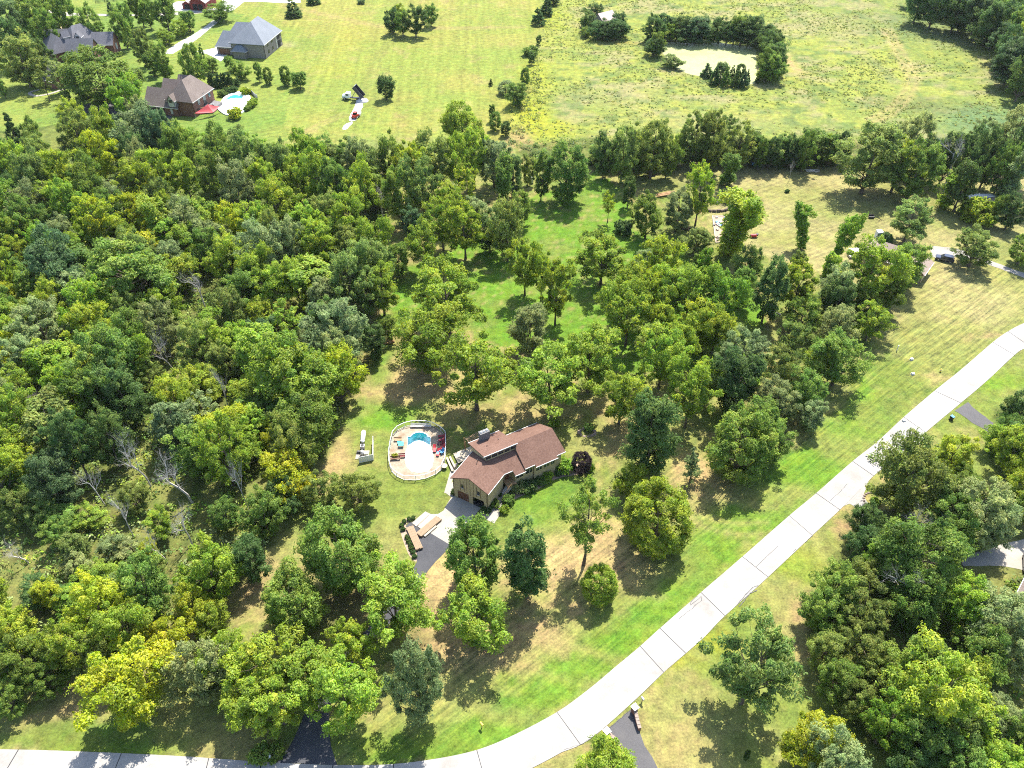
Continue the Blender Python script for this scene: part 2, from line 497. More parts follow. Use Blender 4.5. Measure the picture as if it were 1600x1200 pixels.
base = lerp(base, TAN, sm(n3 * .5 + n1 * .5, .50, .64) * .6)
n5 = fbm(X * .35 + 9, Y * .35, 61, 4)
base = lerp(base, TAN * .95, sm(n5, .55, .70) * .35)
far = Y > 205
def paint(mask, col): base[mask] = col[mask]
m_mid = inpoly(wx, wy, MIDF)
c = lerp(np.tile(FIELD, (len(X), 1)), FIELD2, sm(n1, .40, .62)); c = lerp(c, LAWN * 1.15, sm(n4, .50, .66) * .8); c = lerp(c, TAN, sm(n2, .62, .76) * .35)
paint(m_mid, c)
m_ul = (far & (X < -60) & ~m_mid)
c = lerp(np.tile(C3(.125, .185, .035), (len(X), 1)), FIELD, sm(n1, .42, .64)); paint(m_ul, c)
m_br = inpoly(wx, wy, BRUSH)
c = lerp(np.tile(BRU1, (len(X), 1)), BRU2, sm(n2 * .6 + n4 * .4, .44, .58)); c = lerp(c, BRU3, sm(fbm(X * .09, Y * .16, 77), .50, .66) * .75); c = lerp(c, C3(.090, .135, .040), sm(fbm(X * .2, Y * .3, 78), .56, .68) * .8)
paint(m_br, c)
m_ry = inpoly(wx, wy, RYARD)
c = lerp(np.tile(RY1, (len(X), 1)), RY2, sm(n1 * .6 + n2 * .4, .42, .60)); c = lerp(c, LAWN, sm(n4, .52, .64) * .5)
paint(m_ry, c)
m_bt = inpoly(wx, wy, BRIGHT)
c = lerp(np.tile(BRT, (len(X), 1)), LAWN, sm(n2, .48, .66) * .8); c = lerp(c, TAN, sm(n3, .64, .76) * .5)
paint(m_bt, c)
VERGE = GP([(560, 1192), (660, 1160), (760, 1110), (900, 1010), (1000, 925), (1110, 835), (1230, 720), (1330, 620), (1388, 545), (1440, 600), (1420, 650), (1240, 800), (960, 1040), (850, 1120), (740, 1172), (640, 1192)])
m_vg = inpoly(wx, wy, VERGE)
c = lerp(np.tile(BRT * 1.02, (len(X), 1)), LAWN, sm(n2, .40, .58)); c = lerp(c, DRYL, sm(n5, .52, .66) * .6)
base[m_vg] = base[m_vg] * .2 + c[m_vg] * .8
# single patches of dry or lush grass: (picture x, y, radius x, radius y in metres, colour, strength)
PATCH = [
 (690, 930, 3.5, 11, TAN * 1.12, .95), (705, 1010, 3.5, 8, TAN * 1.1, .85), (770, 1050, 9, 5, TAN, .75), (850, 1010, 10, 5, TAN, .75), (870, 870, 6, 6, TAN * 1.08, .9),
 (945, 860, 5, 7, TAN, .8), (1000, 880, 6, 5, TAN, .65), (970, 690, 6, 5, TAN, .7), (1085, 740, 5, 5, TAN * 1.1, .8), (1130, 790, 7, 4, TAN, .55), (955, 640, 7, 5, TAN, .5),
 (820, 640, 8, 4, TAN, .5), (800, 650, 5, 3, TAN, .4), (720, 560, 4, 8, TAN, .5), (620, 600, 5, 9, TAN * 1.05, .8), (655, 620, 6, 4, TAN, .7), (690, 645, 7, 3, TAN, .65), (900, 690, 5, 3, DRYL, .7),
 (525, 720, 3, 6, TAN * 1.08, .9), (540, 690, 3, 3, TAN, .6), (420, 880, 3, 9, DRYL, .8), (400, 905, 3, 6, TAN, .75), (450, 850, 2.5, 6, DRYL * 1.1, .7), (480, 930, 4, 6, DRYL, .6), (370, 930, 4, 5, TAN, .5),
 (600, 830, 3, 4, DRYL, .7), (590, 900, 4, 5, DRYL, .8), (545, 940, 8, 6, C3(.11, .09, .04), .8), (640, 980, 6, 6, C3(.15, .13, .05), .6),
 (620, 780, 5, 5, LAWN, .9), (660, 760, 5, 3, LAWN * .95, .9), (640, 700, 10, 8, LAWN, .5), (600, 655, 7, 3.5, BRT, .95), (625, 640, 6, 3, BRT, .8), (600, 560, 3, 6, BRT, .7), (590, 590, 3, 4, BRT, .6),
 (850, 770, 8, 5, C3(.10, .175, .02), .9), (820, 800, 5, 4, C3(.10, .175, .02), .9), (880, 760, 5, 4, C3(.095, .16, .022), .7), (800, 830, 4, 4, LAWN, .8),
 (700, 1090, 5, 3, DRYL * 1.1, .7), (740, 1100, 10, 4, DRYL, .6), (760, 1130, 9, 2.2, BRT, .85), (850, 1080, 9, 2.2, BRT, .9), (910, 1040, 7, 2.5, BRT, .9), (960, 990, 5, 2.8, BRT, .95), (1000, 960, 5, 3, BRT, .9), (1060, 910, 6, 3, BRT, .9),
 (1110, 860, 6, 4, BRT, .85), (1070, 880, 5, 4, LAWN, .8), (1160, 810, 7, 3.5, BRT, .85), (1210, 750, 7, 4, BRT, .8), (1260, 730, 7, 3.5, BRT, .9), (1320, 680, 7, 3.5, BRT, .85), (1370, 640, 7, 3.5, LAWN, .8), (1400, 590, 4, 6, LAWN * .9, .9), (1440, 610, 5, 3, LAWN * .9, .85),
 (1290, 690, 8, 3, DRYL, .5), (1230, 770, 8, 2.5, DRYL, .5), (1480, 520, 14, 8, RY1, .6), (1530, 470, 12, 8, RY2, .7), (1490, 590, 8, 1.0, TAN, .6), (1560, 530, 8, 1.0, TAN, .6),
 (1250, 880, 9, 3, C3(.15, .20, .02), .8), (1180, 960, 8, 3, C3(.15, .185, .03), .6), (1080, 1010, 8, 2, C3(.205, .215, .022), .85), (1040, 1050, 6, 1.6, C3(.205, .215, .022), .8), (1320, 880, 5, 4, DRYL, .7), (1240, 950, 6, 5, DRYL, .8), (1265, 960, 3, 4, TAN, .7), (1320, 825, 4, 3, C3(.26, .15, .09), .35),
 (1080, 1130, 8, 6, DRYL, .7), (1060, 1160, 5, 4, TAN, .4), (1240, 1080, 6, 5, LAWN, .6), (1380, 1190, 8, 3, LAWN * 1.1, .8), (1230, 1000, 4, 6, TAN, .35),
 (1540, 650, 8, 4, LAWN * .95, .9), (1570, 600, 8, 4, C3(.12, .19, .02), .9), (1520, 720, 4, 6, LAWN * 1.1, .8),
 (220, 1115, 9, 3, DRYL, .8), (90, 1100, 8, 4, TAN, .6), (100, 1075, 6, 3, TAN, .6), (300, 1150, 10, 2.5, DRYL, .7), (350, 1170, 8, 1.8, TAN, .5), (60, 1150, 14, 2, LAWN * .9, .9), (190, 1165, 12, 1.4, C3(.10, .16, .02), .8), (40, 1090, 5, 2, BRT, .5), (175, 1130, 4, 1.3, BRT, .7),
 (610, 1160, 6, 3, C3(.10, .16, .02), .9), (690, 1165, 8, 2, C3(.10, .165, .02), .9), (620, 1120, 7, 3, DRYL, .6),
 (750, 60, 40, 10, FIELD2, .6), (540, 60, 6, 26, C3(.235, .225, .045), .7), (520, 110, 10, 9, C3(.225, .225, .04), .5), (460, 160, 18, 9, LAWN * 1.2, .7), (590, 230, 14, 7, C3(.165, .19, .06), .7), (560, 265, 14, 5, C3(.22, .20, .085), .7), (640, 215, 6, 2, TAN, .5), (470, 70, 12, 8, LAWN * 1.1, .7),
 (830, 180, 7, 16, C3(.245, .26, .022), .9), (860, 200, 10, 8, C3(.235, .25, .025), .8), (840, 120, 6, 22, C3(.235, .255, .03), .8), (860, 30, 7, 26, C3(.215, .245, .03), .8), (970, 66, 6, 2, C3(.28, .23, .04), .6), (1240, 100, 2.2, 12, TAN * 1.1, .8), (1215, 75, 3, 6, C3(.27, .22, .14), .7), (815, 215, 3, 8, TAN * .8, .7), (1070, 243, 5, 3, TAN * 1.1, .8), (1000, 248, 4, 2, TAN, .7),
 (960, 150, 18, 10, BRU3, .35), (1100, 190, 26, 8, BRU3, .4), (1300, 40, 20, 16, BRU3, .35), (1440, 40, 20, 20, C3(.11, .15, .06), .7), (1560, 190, 26, 14, C3(.085, .145, .06), .85), (1430, 165, 14, 8, C3(.115, .14, .045), .8), (1500, 60, 14, 14, C3(.15, .17, .08), .6), (1560, 110, 6, 18, BRU3, .6),
 (1110, 270, 16, 3, RY2 * .95, .6), (1240, 300, 20, 6, RY1, .6), (1200, 345, 12, 6, RY2, .7), (1320, 330, 16, 7, C3(.165, .185, .05), .6), (1460, 370, 14, 4, RY2, .7), (1560, 350, 14, 6, RY2, .6), (1575, 430, 12, 5, RY1, .6),
 (445, 70, 4, 3, BRU3, .7),
 (130, 490, 5, 5, BRT, .9), (155, 500, 5, 4, C3(.19, .19, .09), .5), (90, 935, 4, 3, TAN, .6), (60, 905, 4, 4, DRYL, .5),
]
for px, py, rx, ry, colr, st in PATCH:
    cx, cy = G(px, py)
    d = ((wx - cx) / rx) ** 2 + ((wy - cy) / ry) ** 2
    sel = d < 4
    w = np.exp(-d[sel] * 1.1) * 1.35 * (0.55 + 0.9 * n3[sel])
    w = np.clip(w, 0, 1) * st
    base[sel] += (colr - base[sel]) * w[:, None]
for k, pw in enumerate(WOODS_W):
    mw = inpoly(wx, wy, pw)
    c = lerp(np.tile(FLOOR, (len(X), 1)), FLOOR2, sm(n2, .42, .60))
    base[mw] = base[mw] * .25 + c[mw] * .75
# mowing pattern strength: r = along the road, g = up and down the hay field, b = big arcs
mow = np.zeros((len(X), 3))
ax, ay = G(700, 1000); bx_, by_ = G(1360, 560)
dl = ((X - ax) * (by_ - ay) - (Y - ay) * (bx_ - ax)) / math.hypot(bx_ - ax, by_ - ay)
mow[:, 0] = np.clip(1 - np.abs(dl - 4) / 26, 0, 1) * (Y < 185)
mow[:, 1] = m_mid * 1.0
mow[:, 2] = m_ry * 1.0 + m_ul * .6
for k in range(3): mow[:, k] *= ~m_br
col4 = np.ones((len(X), 4), np.float32); col4[:, :3] = np.clip(base * GROUND_K, .005, .9)
mow4 = np.ones((len(X), 4), np.float32); mow4[:, :3] = mow

def track(pts, colr, wd=.5, gap=1.6, st=.6):
    P = np.array(smooth_line(GP(pts), 1.2))
    T = np.gradient(P, axis=0); T /= np.linalg.norm(T, axis=1, keepdims=True); Nn = np.stack([T[:, 1], -T[:, 0]], 1)
    for s in (-gap / 2, gap / 2):
        Q = P + Nn * s
        for cx, cy in Q:
            sel = np.abs(X - cx) + np.abs(Y - cy) < 4
            w = np.exp(-((X[sel] - cx) ** 2 + (Y[sel] - cy) ** 2) / (wd * 1.6) ** 2) * st
            base[sel] += (colr - base[sel]) * w[:, None]
track([(1385, 45), (1405, 80), (1420, 110), (1426, 125), (1415, 150), (1390, 175), (1360, 188)], TAN * 1.15, .7, 3.2, .35)
track([(1310, 20), (1330, 60), (1360, 95), (1400, 130)], BRU3, .7, 3.2, .25)
track([(735, 10), (620, 60), (590, 95), (575, 130), (560, 160)], DRYL * .75, .6, 2.4, .35)
track([(540, 178), (500, 195), (470, 215), (440, 228)], TAN, .5, 2.4, .3)
track([(440, 10), (520, 25), (600, 42), (700, 44), (820, 42)], TAN * .9, .8, 2.0, .25)
track([(1085, 805), (1110, 818), (1150, 826), (1200, 825)], TAN * 1.1, .45, 2.6, .4)
col4[:, :3] = np.clip(base * GROUND_K, .005, .9)
def ground_material():
    m, nt, b = nodes("grass_ground")
    L = nt.links.new
    at = nt.nodes.new("ShaderNodeAttribute"); at.attribute_name = "Col"
    mo = nt.nodes.new("ShaderNodeAttribute"); mo.attribute_name = "mow"
    ms = nt.nodes.new("ShaderNodeSeparateXYZ"); L(mo.outputs["Vector"], ms.inputs[0])
    geo = nt.nodes.new("ShaderNodeNewGeometry")
    def noise(scale, det=4, rough=.6, rot=0, sc=(1, 1, 1)):
        mp = nt.nodes.new("ShaderNodeMapping"); mp.vector_type = 'TEXTURE'
        mp.inputs["Rotation"].default_value = (0, 0, rot); mp.inputs["Scale"].default_value = sc
        L(geo.outputs["Position"], mp.inputs[0])
        n = nt.nodes.new("ShaderNodeTexNoise"); n.inputs["Scale"].default_value = scale; n.inputs["Detail"].default_value = det; n.inputs["Roughness"].default_value = rough
        L(mp.outputs[0], n.inputs["Vector"])
        return n.outputs[0]
    def math_(op, a, b_=None, c=None):
        n = nt.nodes.new("ShaderNodeMath"); n.operation = op
        for i, v in enumerate((a, b_, c)):
            if v is None: continue
            if isinstance(v, (int, float)): n.inputs[i].default_value = v
            else: L(v, n.inputs[i])
        return n.outputs[0]
    fine = noise(2.6, 4, .75)
    mid = noise(.55, 5, .65)
    big = noise(.09, 4, .6)
    st1 = noise(1.0, 3, .6, R(40.7), (14, .62, 1))
    st2 = noise(1.0, 3, .6, R(3), (2.2, 45, 1))
    st3 = noise(1.0, 3, .6, R(32), (16, .9, 1))
    v = math_('MULTIPLY_ADD', math_('SUBTRACT', fine, .5), 1.9, 1.0)
    v = math_('MULTIPLY_ADD', math_('SUBTRACT', mid, .5), 1.6, v)
    v = math_('MULTIPLY_ADD', math_('SUBTRACT', big, .5), .35, v)
    s1 = math_('MULTIPLY', math_('SUBTRACT', st1, .5), ms.outputs[0])
    s2 = math_('MULTIPLY', math_('SUBTRACT', st2, .5), ms.outputs[1])
    s3 = math_('MULTIPLY', math_('SUBTRACT', st3, .5), ms.outputs[2])
    v = math_('MULTIPLY_ADD', s1, 2.0, v)
    v = math_('MULTIPLY_ADD', s2, .75, v)
    v = math_('MULTIPLY_ADD', s3, 1.3, v)
    v = math_('MAXIMUM', math_('MINIMUM', v, 1.9), .3)
    mx = nt.nodes.new("ShaderNodeMix"); mx.data_type = 'RGBA'; mx.blend_type = 'MULTIPLY'; mx.inputs[0].default_value = 1
    cb = nt.nodes.new("ShaderNodeCombineColor")
    L(v, cb.inputs[0]); L(v, cb.inputs[1]); L(math_('POWER', v, .8), cb.inputs[2])
    L(at.outputs["Color"], mx.inputs[6]); L(cb.outputs[0], mx.inputs[7])
    # straw showing through where the grain is thin, green where it is lush
    hu = nt.nodes.new("ShaderNodeHueSaturation")
    hue = math_('MULTIPLY_ADD', math_('SUBTRACT', noise(.32, 5, .7), .5), -.10, .5)
    hue = math_('MULTIPLY_ADD', s1, -.09, hue)
    L(hue, hu.inputs["Hue"]); L(mx.outputs[2], hu.inputs["Color"])
    L(hu.outputs[0], b.inputs["Base Color"])
    b.inputs["Roughness"].default_value = 1.0
    b.inputs["Specular IOR Level"].default_value = 0.1
    bp = nt.nodes.new("ShaderNodeBump"); bp.inputs["Strength"].default_value = .55; bp.inputs["Distance"].default_value = .12
    L(math_('ADD', fine, math_('MULTIPLY', mid, 1.5)), bp.inputs["Height"]); L(bp.outputs[0], b.inputs["Normal"])
    return m
M['ground'] = ground_material()
ii, jj = np.meshgrid(np.arange(NY - 1), np.arange(NX - 1), indexing='ij')
q = np.stack([ii * NX + jj, ii * NX + jj + 1, (ii + 1) * NX + jj + 1, (ii + 1) * NX + jj], -1).reshape(-1, 4)
cxs = X[q].mean(1); cys = Y[q].mean(1)
pcx = sum(p[0] for p in POOL) / len(POOL); pcy = sum(p[1] for p in POOL) / len(POOL)
big_pool = [(pcx + (a - pcx) * 1.38, pcy + (b - pcy) * 1.2) for a, b in POOL]
q = q[~inpoly(cxs, cys, big_pool)]
def mesh_np(name, v, quads, smooth=False):
    me = bpy.data.meshes.new(name)
    k = quads.shape[1]
    me.vertices.add(len(v)); me.vertices.foreach_set("co", np.asarray(v, np.float32).ravel())
    me.loops.add(quads.size); me.loops.foreach_set("vertex_index", quads.astype(np.int32).ravel())
    me.polygons.add(len(quads))
    me.polygons.foreach_set("loop_start", (np.arange(len(quads)) * k).astype(np.int32))
    try: me.polygons.foreach_set("loop_total", np.full(len(quads), k, np.int32))
    except Exception: pass
    if smooth: me.polygons.foreach_set("use_smooth", np.ones(len(quads), bool))
    me.update(calc_edges=True)
    return me
def gz(x, y):
    return 0.0
me = mesh_np("ground", np.stack([X, Y, np.zeros_like(X)], 1), q, True)
a = me.attributes.new("Col", 'FLOAT_COLOR', 'POINT'); a.data.foreach_set("color", col4.ravel())
a = me.attributes.new("mow", 'FLOAT_COLOR', 'POINT'); a.data.foreach_set("color", mow4.ravel())
tag(link_mesh("ground", me, None, M['ground']), kind='structure')

# ------------------------------------------------------------------ concrete road in poured slabs
north = GP([(-160, 1168), (0, 1171), (100, 1173.5), (270, 1181), (400, 1190), (500, 1195), (600, 1195), (680, 1186), (745, 1172), (800, 1150), (870, 1113), (920, 1077), (963, 1041), (1000, 1010), (1031, 982), (1095, 926), (1160, 870), (1233, 806), (1275, 771), (1332, 721), (1370, 691), (1412, 652), (1460, 611), (1500, 579), (1551, 535), (1575, 518), (1600, 505), (1640, 490), (1720, 470)])
south_p = GP([(907, 1164), (935, 1145), (990, 1096), (1037, 1051), (1053, 1037), (1100, 996), (1130, 965), (1200, 902), (1269, 837), (1312, 797), (1365, 744), (1400, 716), (1446, 676), (1501, 630), (1540, 597), (1585, 555), (1600, 545), (1640, 527), (1720, 504)])
nl = smooth_line(north, 0.6)
# the near edge of the bend lies below the picture: carried on at the road's own width
sl_ = []
for i, p in enumerate(nl):
    if p[0] > G(850, 1130)[0]: break
    a_, b_ = nl[max(0, i - 2)], nl[min(len(nl) - 1, i + 2)]
    d = Vector((b_[0] - a_[0], b_[1] - a_[1])).normalized()
    sl_.append((p[0] + d.y * 5.5, p[1] - d.x * 5.5))
sl2 = smooth_line([sl_[-1]] + south_p, 0.6)
south = sl_[:-1] + sl2
road = empty("road")
tag(road, kind='structure')
MBp = MB()
MBp.prism(nl + south[::-1], -0.10, 0.035)
MBp.build("tar_bed", M['tar'], road)
def nearest_i(line, p): return min(range(len(line)), key=lambda i: (line[i][0] - p[0]) ** 2 + (line[i][1] - p[1]) ** 2)
JOINTS = [((-160, 1168), None), ((-90, 1169), None), ((28, 1172), (10, 1203)), ((187, 1180), (177, 1204)), ((329, 1185), (325, 1206)), ((411, 1191), (411, 1230)), ((520, 1195), (522, 1240)), ((615, 1193), (620, 1230)), ((745, 1172), (757, 1215)), ((870, 1113), (907, 1164)), ((998, 1011), (1037, 1051)), ((1031, 983), (1072, 1020)), ((1095, 926), (1131, 963)), ((1160, 870), (1200, 902)), ((1233, 806), (1269, 837)), ((1275, 771), (1312, 797)), ((1332, 721), (1365, 744)), ((1370, 691), (1402, 713)), ((1412, 652), (1446, 676)), ((1460, 611), (1501, 630)), ((1551, 535), (1585, 555)), ((1575, 518), (1608, 541)), ((1640, 490), (1640, 527)), ((1719, 470), (1719, 504))]
ji = []
for a_, b_ in JOINTS:
    i = nearest_i(nl, G(*a_))
    j = nearest_i(south, G(*b_)) if b_ else nearest_i(south, nl[i])
    ji.append((i, j))
ji[0] = (0, 0)
random.seed(5)
for (i0, j0), (i1, j1) in zip(ji[:-1], ji[1:]):
    if i1 <= i0 or j1 <= j0: continue
    top = nl[i0:i1 + 1]; bot = south[j0:j1 + 1]
    def trim(line, g):
        d0 = Vector(line[1]) - Vector(line[0]); d1 = Vector(line[-2]) - Vector(line[-1])
        line = list(line)
        line[0] = tuple(Vector(line[0]) + d0.normalized() * g); line[-1] = tuple(Vector(line[-1]) + d1.normalized() * g)
        return line
    g = random.uniform(.05, .085)
    b = MB(); b.prism(trim(top, g) + trim(bot, g)[::-1], 0.0, 0.075 + random.uniform(0, .008))
    b.build("road_slab", M['concrete'], road)
# sealed cracks
def crack(pts, w=.085):
    P = GP(pts, .09)
    out = []
    for p, q_ in zip(P[:-1], P[1:]):
        n = max(2, int(math.dist(p, q_) / .5))
        for k in range(n):
            t = k / n
            out.append((p[0] + (q_[0] - p[0]) * t + random.uniform(-.07, .07), p[1] + (q_[1] - p[1]) * t + random.uniform(-.07, .07)))
    out.append(P[-1])
    b = MB()
    for p, q_ in zip(out[:-1], out[1:]): b.bar((*p, .083), (*q_, .083), w * random.uniform(.6, 1.3), .012)
    b.build("tar_crack", M['tar'], road)
crack([(1061, 967), (1085, 947), (1097, 938), (1096, 932), (1079, 946), (1080, 940), (1090, 931)])
crack([(1297, 782), (1309, 772), (1324, 756)]); crack([(1181, 886), (1216, 853)]); crack([(1366, 690), (1377, 697)])
crack([(1152, 945), (1165, 929), (1176, 918), (1185, 915)], .16); crack([(1155, 948), (1172, 927), (1183, 922)], .12)
crack([(881, 1172), (912, 1161), (932, 1146)], .05); crack([(948, 1141), (990, 1104)], .06); crack([(1529, 543), (1573, 548)], .04)
crack([(1258, 847), (1268, 838), (1270, 835)], .08); crack([(1240, 862), (1244, 858)], .1)

# ------------------------------------------------------------------ driveways and paths
def drive(name, loops, mat, z=.03, thick=.1):
    jr = random.Random(len(loops[0]))
    loops = [[(x + jr.uniform(-.09, .09), y + jr.uniform(-.09, .09)) for x, y in lp] for lp in loops]
    return tag(sheet(name, loops, z, mat, None, thick), kind='structure')
d_l = smooth_line(GP([(436, 1192), (452, 1168), (470, 1130), (487, 1090), (508, 1055), (545, 1015), (580, 975), (612, 935), (630, 915), (641, 896), (651, 878), (650, 860), (644, 845), (634, 822)]), 1)
d_r = smooth_line(GP([(527, 1195), (518, 1170), (514, 1130), (520, 1090), (535, 1058), (568, 1020), (605, 980), (635, 942), (652, 914), (665, 897), (677, 882), (705, 852)]), 1)
drive("asphalt_driveway", [d_l + GP([(641, 815), (655, 822), (672, 832)]) + d_r[::-1]], M['asphalt'])
drive("concrete_driveway", [GP([(695, 769), (708, 752), (712, 754), (711, 771), (758, 789), (753, 792), (746, 800), (737, 812), (705, 852), (672, 833), (655, 822), (643, 817), (665, 799), (674, 804), (685, 803.5), (693, 798), (699, 787), (705, 777)])], M['pad'], .045)
drive("concrete_path", [GP([(781, 774), (789, 776), (784, 790), (779, 806), (772, 818), (760, 812), (765, 800), (773, 788)])], M['pad'], .04)
drive("neighbour_driveway", [smooth_line(GP([(948, 1141), (956, 1158), (966, 1170), (975, 1180), (985, 1200), (1000, 1230)]), 1) + smooth_line(GP([(1045, 1230), (1025, 1195), (1008, 1165), (999, 1145), (991, 1120), (987, 1108)]), 1)], M['old_asphalt'], .03)
drive("side_driveway", [smooth_line(GP([(1492, 642), (1505, 650), (1520, 661), (1535, 669), (1545, 676)]), .7) + smooth_line(GP([(1552, 661), (1535, 648), (1522, 638), (1512, 628)]), .7)], M['old_asphalt'], .035)
drive("gravel_apron", [smooth_line(GP([(1300, 796), (1328, 788), (1337, 796), (1343, 810), (1352, 830)]), .7) + smooth_line(GP([(1375, 815), (1358, 788), (1350, 775), (1354, 762), (1360, 742)]), .7)], M['gravel'], .04)
drive("gravel_yard", [smooth_line(GP([(1500, 868), (1530, 862), (1560, 852), (1590, 845), (1640, 840), (1640, 895), (1585, 888), (1560, 884), (1505, 885)]), 1)], M['pad'], .03)
drive("gravel_drive", [smooth_line(GP([(1452, 384), (1475, 386), (1500, 390), (1530, 401), (1560, 412), (1605, 428), (1700, 455)]), 1) + smooth_line(GP([(1700, 470), (1605, 436), (1560, 419), (1520, 406), (1490, 402), (1487, 412), (1470, 406), (1455, 400)]), 1)], M['gravel'], .03)
# far upper left: lanes and yards
drive("lane", [smooth_line(GP([(60, 14), (110, 20), (170, 22), (235, 22), (270, 20), (310, 17), (345, 12)]), 3) + smooth_line(GP([(345, 15), (310, 21), (270, 24), (235, 25), (170, 25), (110, 25), (60, 22)]), 3)], M['pad'], .05)
drive("farm_yard", [smooth_line(GP([(262, 12), (275, 3), (292, 3), (300, 10), (318, 13), (345, 11), (352, -8), (395, -8), (380, 4), (362, 18), (354, 18), (340, 14), (320, 18), (285, 18), (270, 17)], ), 3)], M['white_gravel'], .06)
drive("farm_road", [smooth_line(GP([(380, 3), (410, 3), (445, 5), (470, 4)]), 3) + smooth_line(GP([(470, 1), (440, 1), (410, -1), (380, -2)]), 3)], M['white_gravel'], .055)
drive("house_lane", [smooth_line(GP([(345, 28), (335, 31), (320, 42), (300, 55), (280, 66), (262, 78), (258, 84)]), 2) + smooth_line(GP([(270, 84), (285, 76), (297, 78), (310, 80), (322, 78), (335, 75), (343, 72)]), 2) + GP([(360, 78), (352, 90), (345, 96), (335, 90), (322, 84), (305, 80), (293, 72), (312, 58), (328, 45), (342, 34)])], M['white_gravel'], .05)
drive("gravel_court", [smooth_line(GP([(100, 104), (110, 98), (122, 95), (124, 105), (118, 118), (122, 135), (112, 137), (106, 128)]), 2)], M['pad'], .05)
drive("asphalt_court", [smooth_line(GP([(122, 175), (140, 160), (165, 152), (210, 158), (232, 168), (245, 172), (268, 180), (262, 187), (230, 182), (180, 178), (150, 178)]), 2)], M['old_asphalt'], .04)
lp = smooth_line(GP([(108, 137), (95, 141), (80, 146), (66, 149), (55, 150), (47, 147), (48, 144), (62, 140)]), 1)
b = MB()
for p, q_ in zip(lp[:-1], lp[1:]): b.bar((*p, .04), (*q_, .04), 1.3, .06)
tag(b.build("garden_path", M['pad']), kind='structure')
# gravel strip being spread on the hay field
rag = lambda pts, s: [(x + random.uniform(-s, s), y + random.uniform(-s, s)) for x, y in smooth_line(pts, 1.2, True)]
tag(sheet("gravel_strip", [rag(GP([(560, 157), (567, 160), (566, 170), (562, 180), (556, 188), (545, 189), (548, 178), (553, 168)]), .3)], .06, M['white_gravel'], None, .08), kind='structure')
tag(sheet("gravel_strip", [rag(GP([(548, 191), (551, 192), (545, 199), (538, 203), (536, 200), (541, 194)]), .3)], .06, M['white_gravel'], None, .08), kind='structure')
POND = smooth_line(GP([(1034, 69), (1056, 66), (1090, 69), (1127, 67), (1159, 73), (1179, 75), (1182, 109), (1182, 126), (1172, 132), (1140, 126), (1087, 118), (1067, 112), (1041, 92)]), 3, True)
tag(sheet("pond_water", [POND], .03, M['algae']), kind='structure')
# ------------------------------------------------------------------ main house (local frame: u along the long roof, v towards the back)
HO = (0.0, 104.0)
HR = R(30)
house = tag(empty("house", (*HO, 0), HR), "split-level tan house with red-brown roofs and two garage doors", "house")
def hl(px, py, z=0):
    x, y = G(px, py, z)
    x -= HO[0]; y -= HO[1]
    return (x * math.cos(HR) + y * math.sin(HR), -x * math.sin(HR) + y * math.cos(HR))
P0 = Vector((-8.65, 1.1)); W_ = Vector((math.cos(R(30)), math.sin(R(30)))); Q_ = Vector((0.5, -math.cos(R(30))))
def wq(t, q): p = P0 + W_ * t + Q_ * q; return (p.x, p.y)
zr, ze = 7.4, 5.3
def wz(q): return zr - abs(q) * .5
evL, evR = wq(0, -4.2), wq(0, 4.2)
RE = (-3.2, 4.25)
mz = lambda v: 5.3 + .55 * (v - .4)
rf = MB(); rf.slab([(*P0, zr), (*RE, zr), (*wq(8.6, -4.2), ze), (*evL, ze)], .2); rf.slab([(*P0, zr), (*evR, ze), (-1.46, .4, ze), (*RE, zr)], .2)
rf.build("garage_roof", M['shingle'], house)
rf = MB(); rf.slab([(-1.46, .4, 5.3), (.4, .4, 5.3), (.4, -.6, mz(-.6)), (2.72, -.6, mz(-.6)), (2.72, 4.2, mz(4.2)), (-3.2, 4.25, mz(4.25))], .2)
rf.build("middle_roof", M['shingle'], house)
rz = lambda v: 8.0 - .626 * (4.2 - v) if v < 4.2 else 8.0 - .57 * (v - 4.2)
rf = MB(); rf.slab([(2.7, 4.2, 8), (2.7, -.3, rz(-.3)), (4.95, -.3, rz(-.3)), (4.95, -.75, rz(-.75)), (9.85, -.75, rz(-.75)), (9.85, -.3, rz(-.3)), (11.9, -.3, rz(-.3)), (11.5, 4.2, 8)], .2)
rf.slab([(2.7, 4.2, 8), (11.5, 4.2, 8), (11.5, 9.7, rz(9.7)), (2.7, 9.7, rz(9.7))], .2)
rf.build("main_roof", M['shingle'], house)
cz = lambda v: 8.65 - .28 * (v - 3.45)
rf = MB(); rf.slab([(-4.1, 3.45, cz(3.45)), (3.25, 3.45, cz(3.45)), (2.72, 9.75, cz(9.75)), (-4.2, 9.75, cz(9.75))], .2)
rf.build("clerestory_roof", M['shingle'], house)
def fascia(pts, n="fascia"):
    b = MB()
    for p, q_ in zip(pts[:-1], pts[1:]): b.bar((p[0], p[1], p[2] - .08), (q_[0], q_[1], q_[2] - .06), .07, .17)
    b.build(n, M['white'], house)
o_ = lambda p, z, du=0, dv=0: (p[0] + du, p[1] + dv, z)
fascia([o_(evL, ze, -.05, .04), o_(wq(8.6, -4.25), ze)])
fascia([o_(evR, ze, .03, -.05), (-1.44, .35, ze), (.36, .35, ze)])
fascia([(.36, -.65, mz(-.6)), (2.75, -.65, mz(-.6))])
fascia([(2.75, -.35, rz(-.3)), (4.9, -.35, rz(-.3))]); fascia([(4.9, -.8, rz(-.75)), (9.9, -.8, rz(-.75))]); fascia([(9.9, -.35, rz(-.3)), (11.95, -.35, rz(-.3))])
fascia([(2.8, 9.75, rz(9.7)), (11.5, 9.75, rz(9.7))]); fascia([(-4.2, 9.8, cz(9.75)), (2.7, 9.8, cz(9.75))])
fascia([(-4.15, 3.4, cz(3.45)), (3.25, 3.4, cz(3.45))])
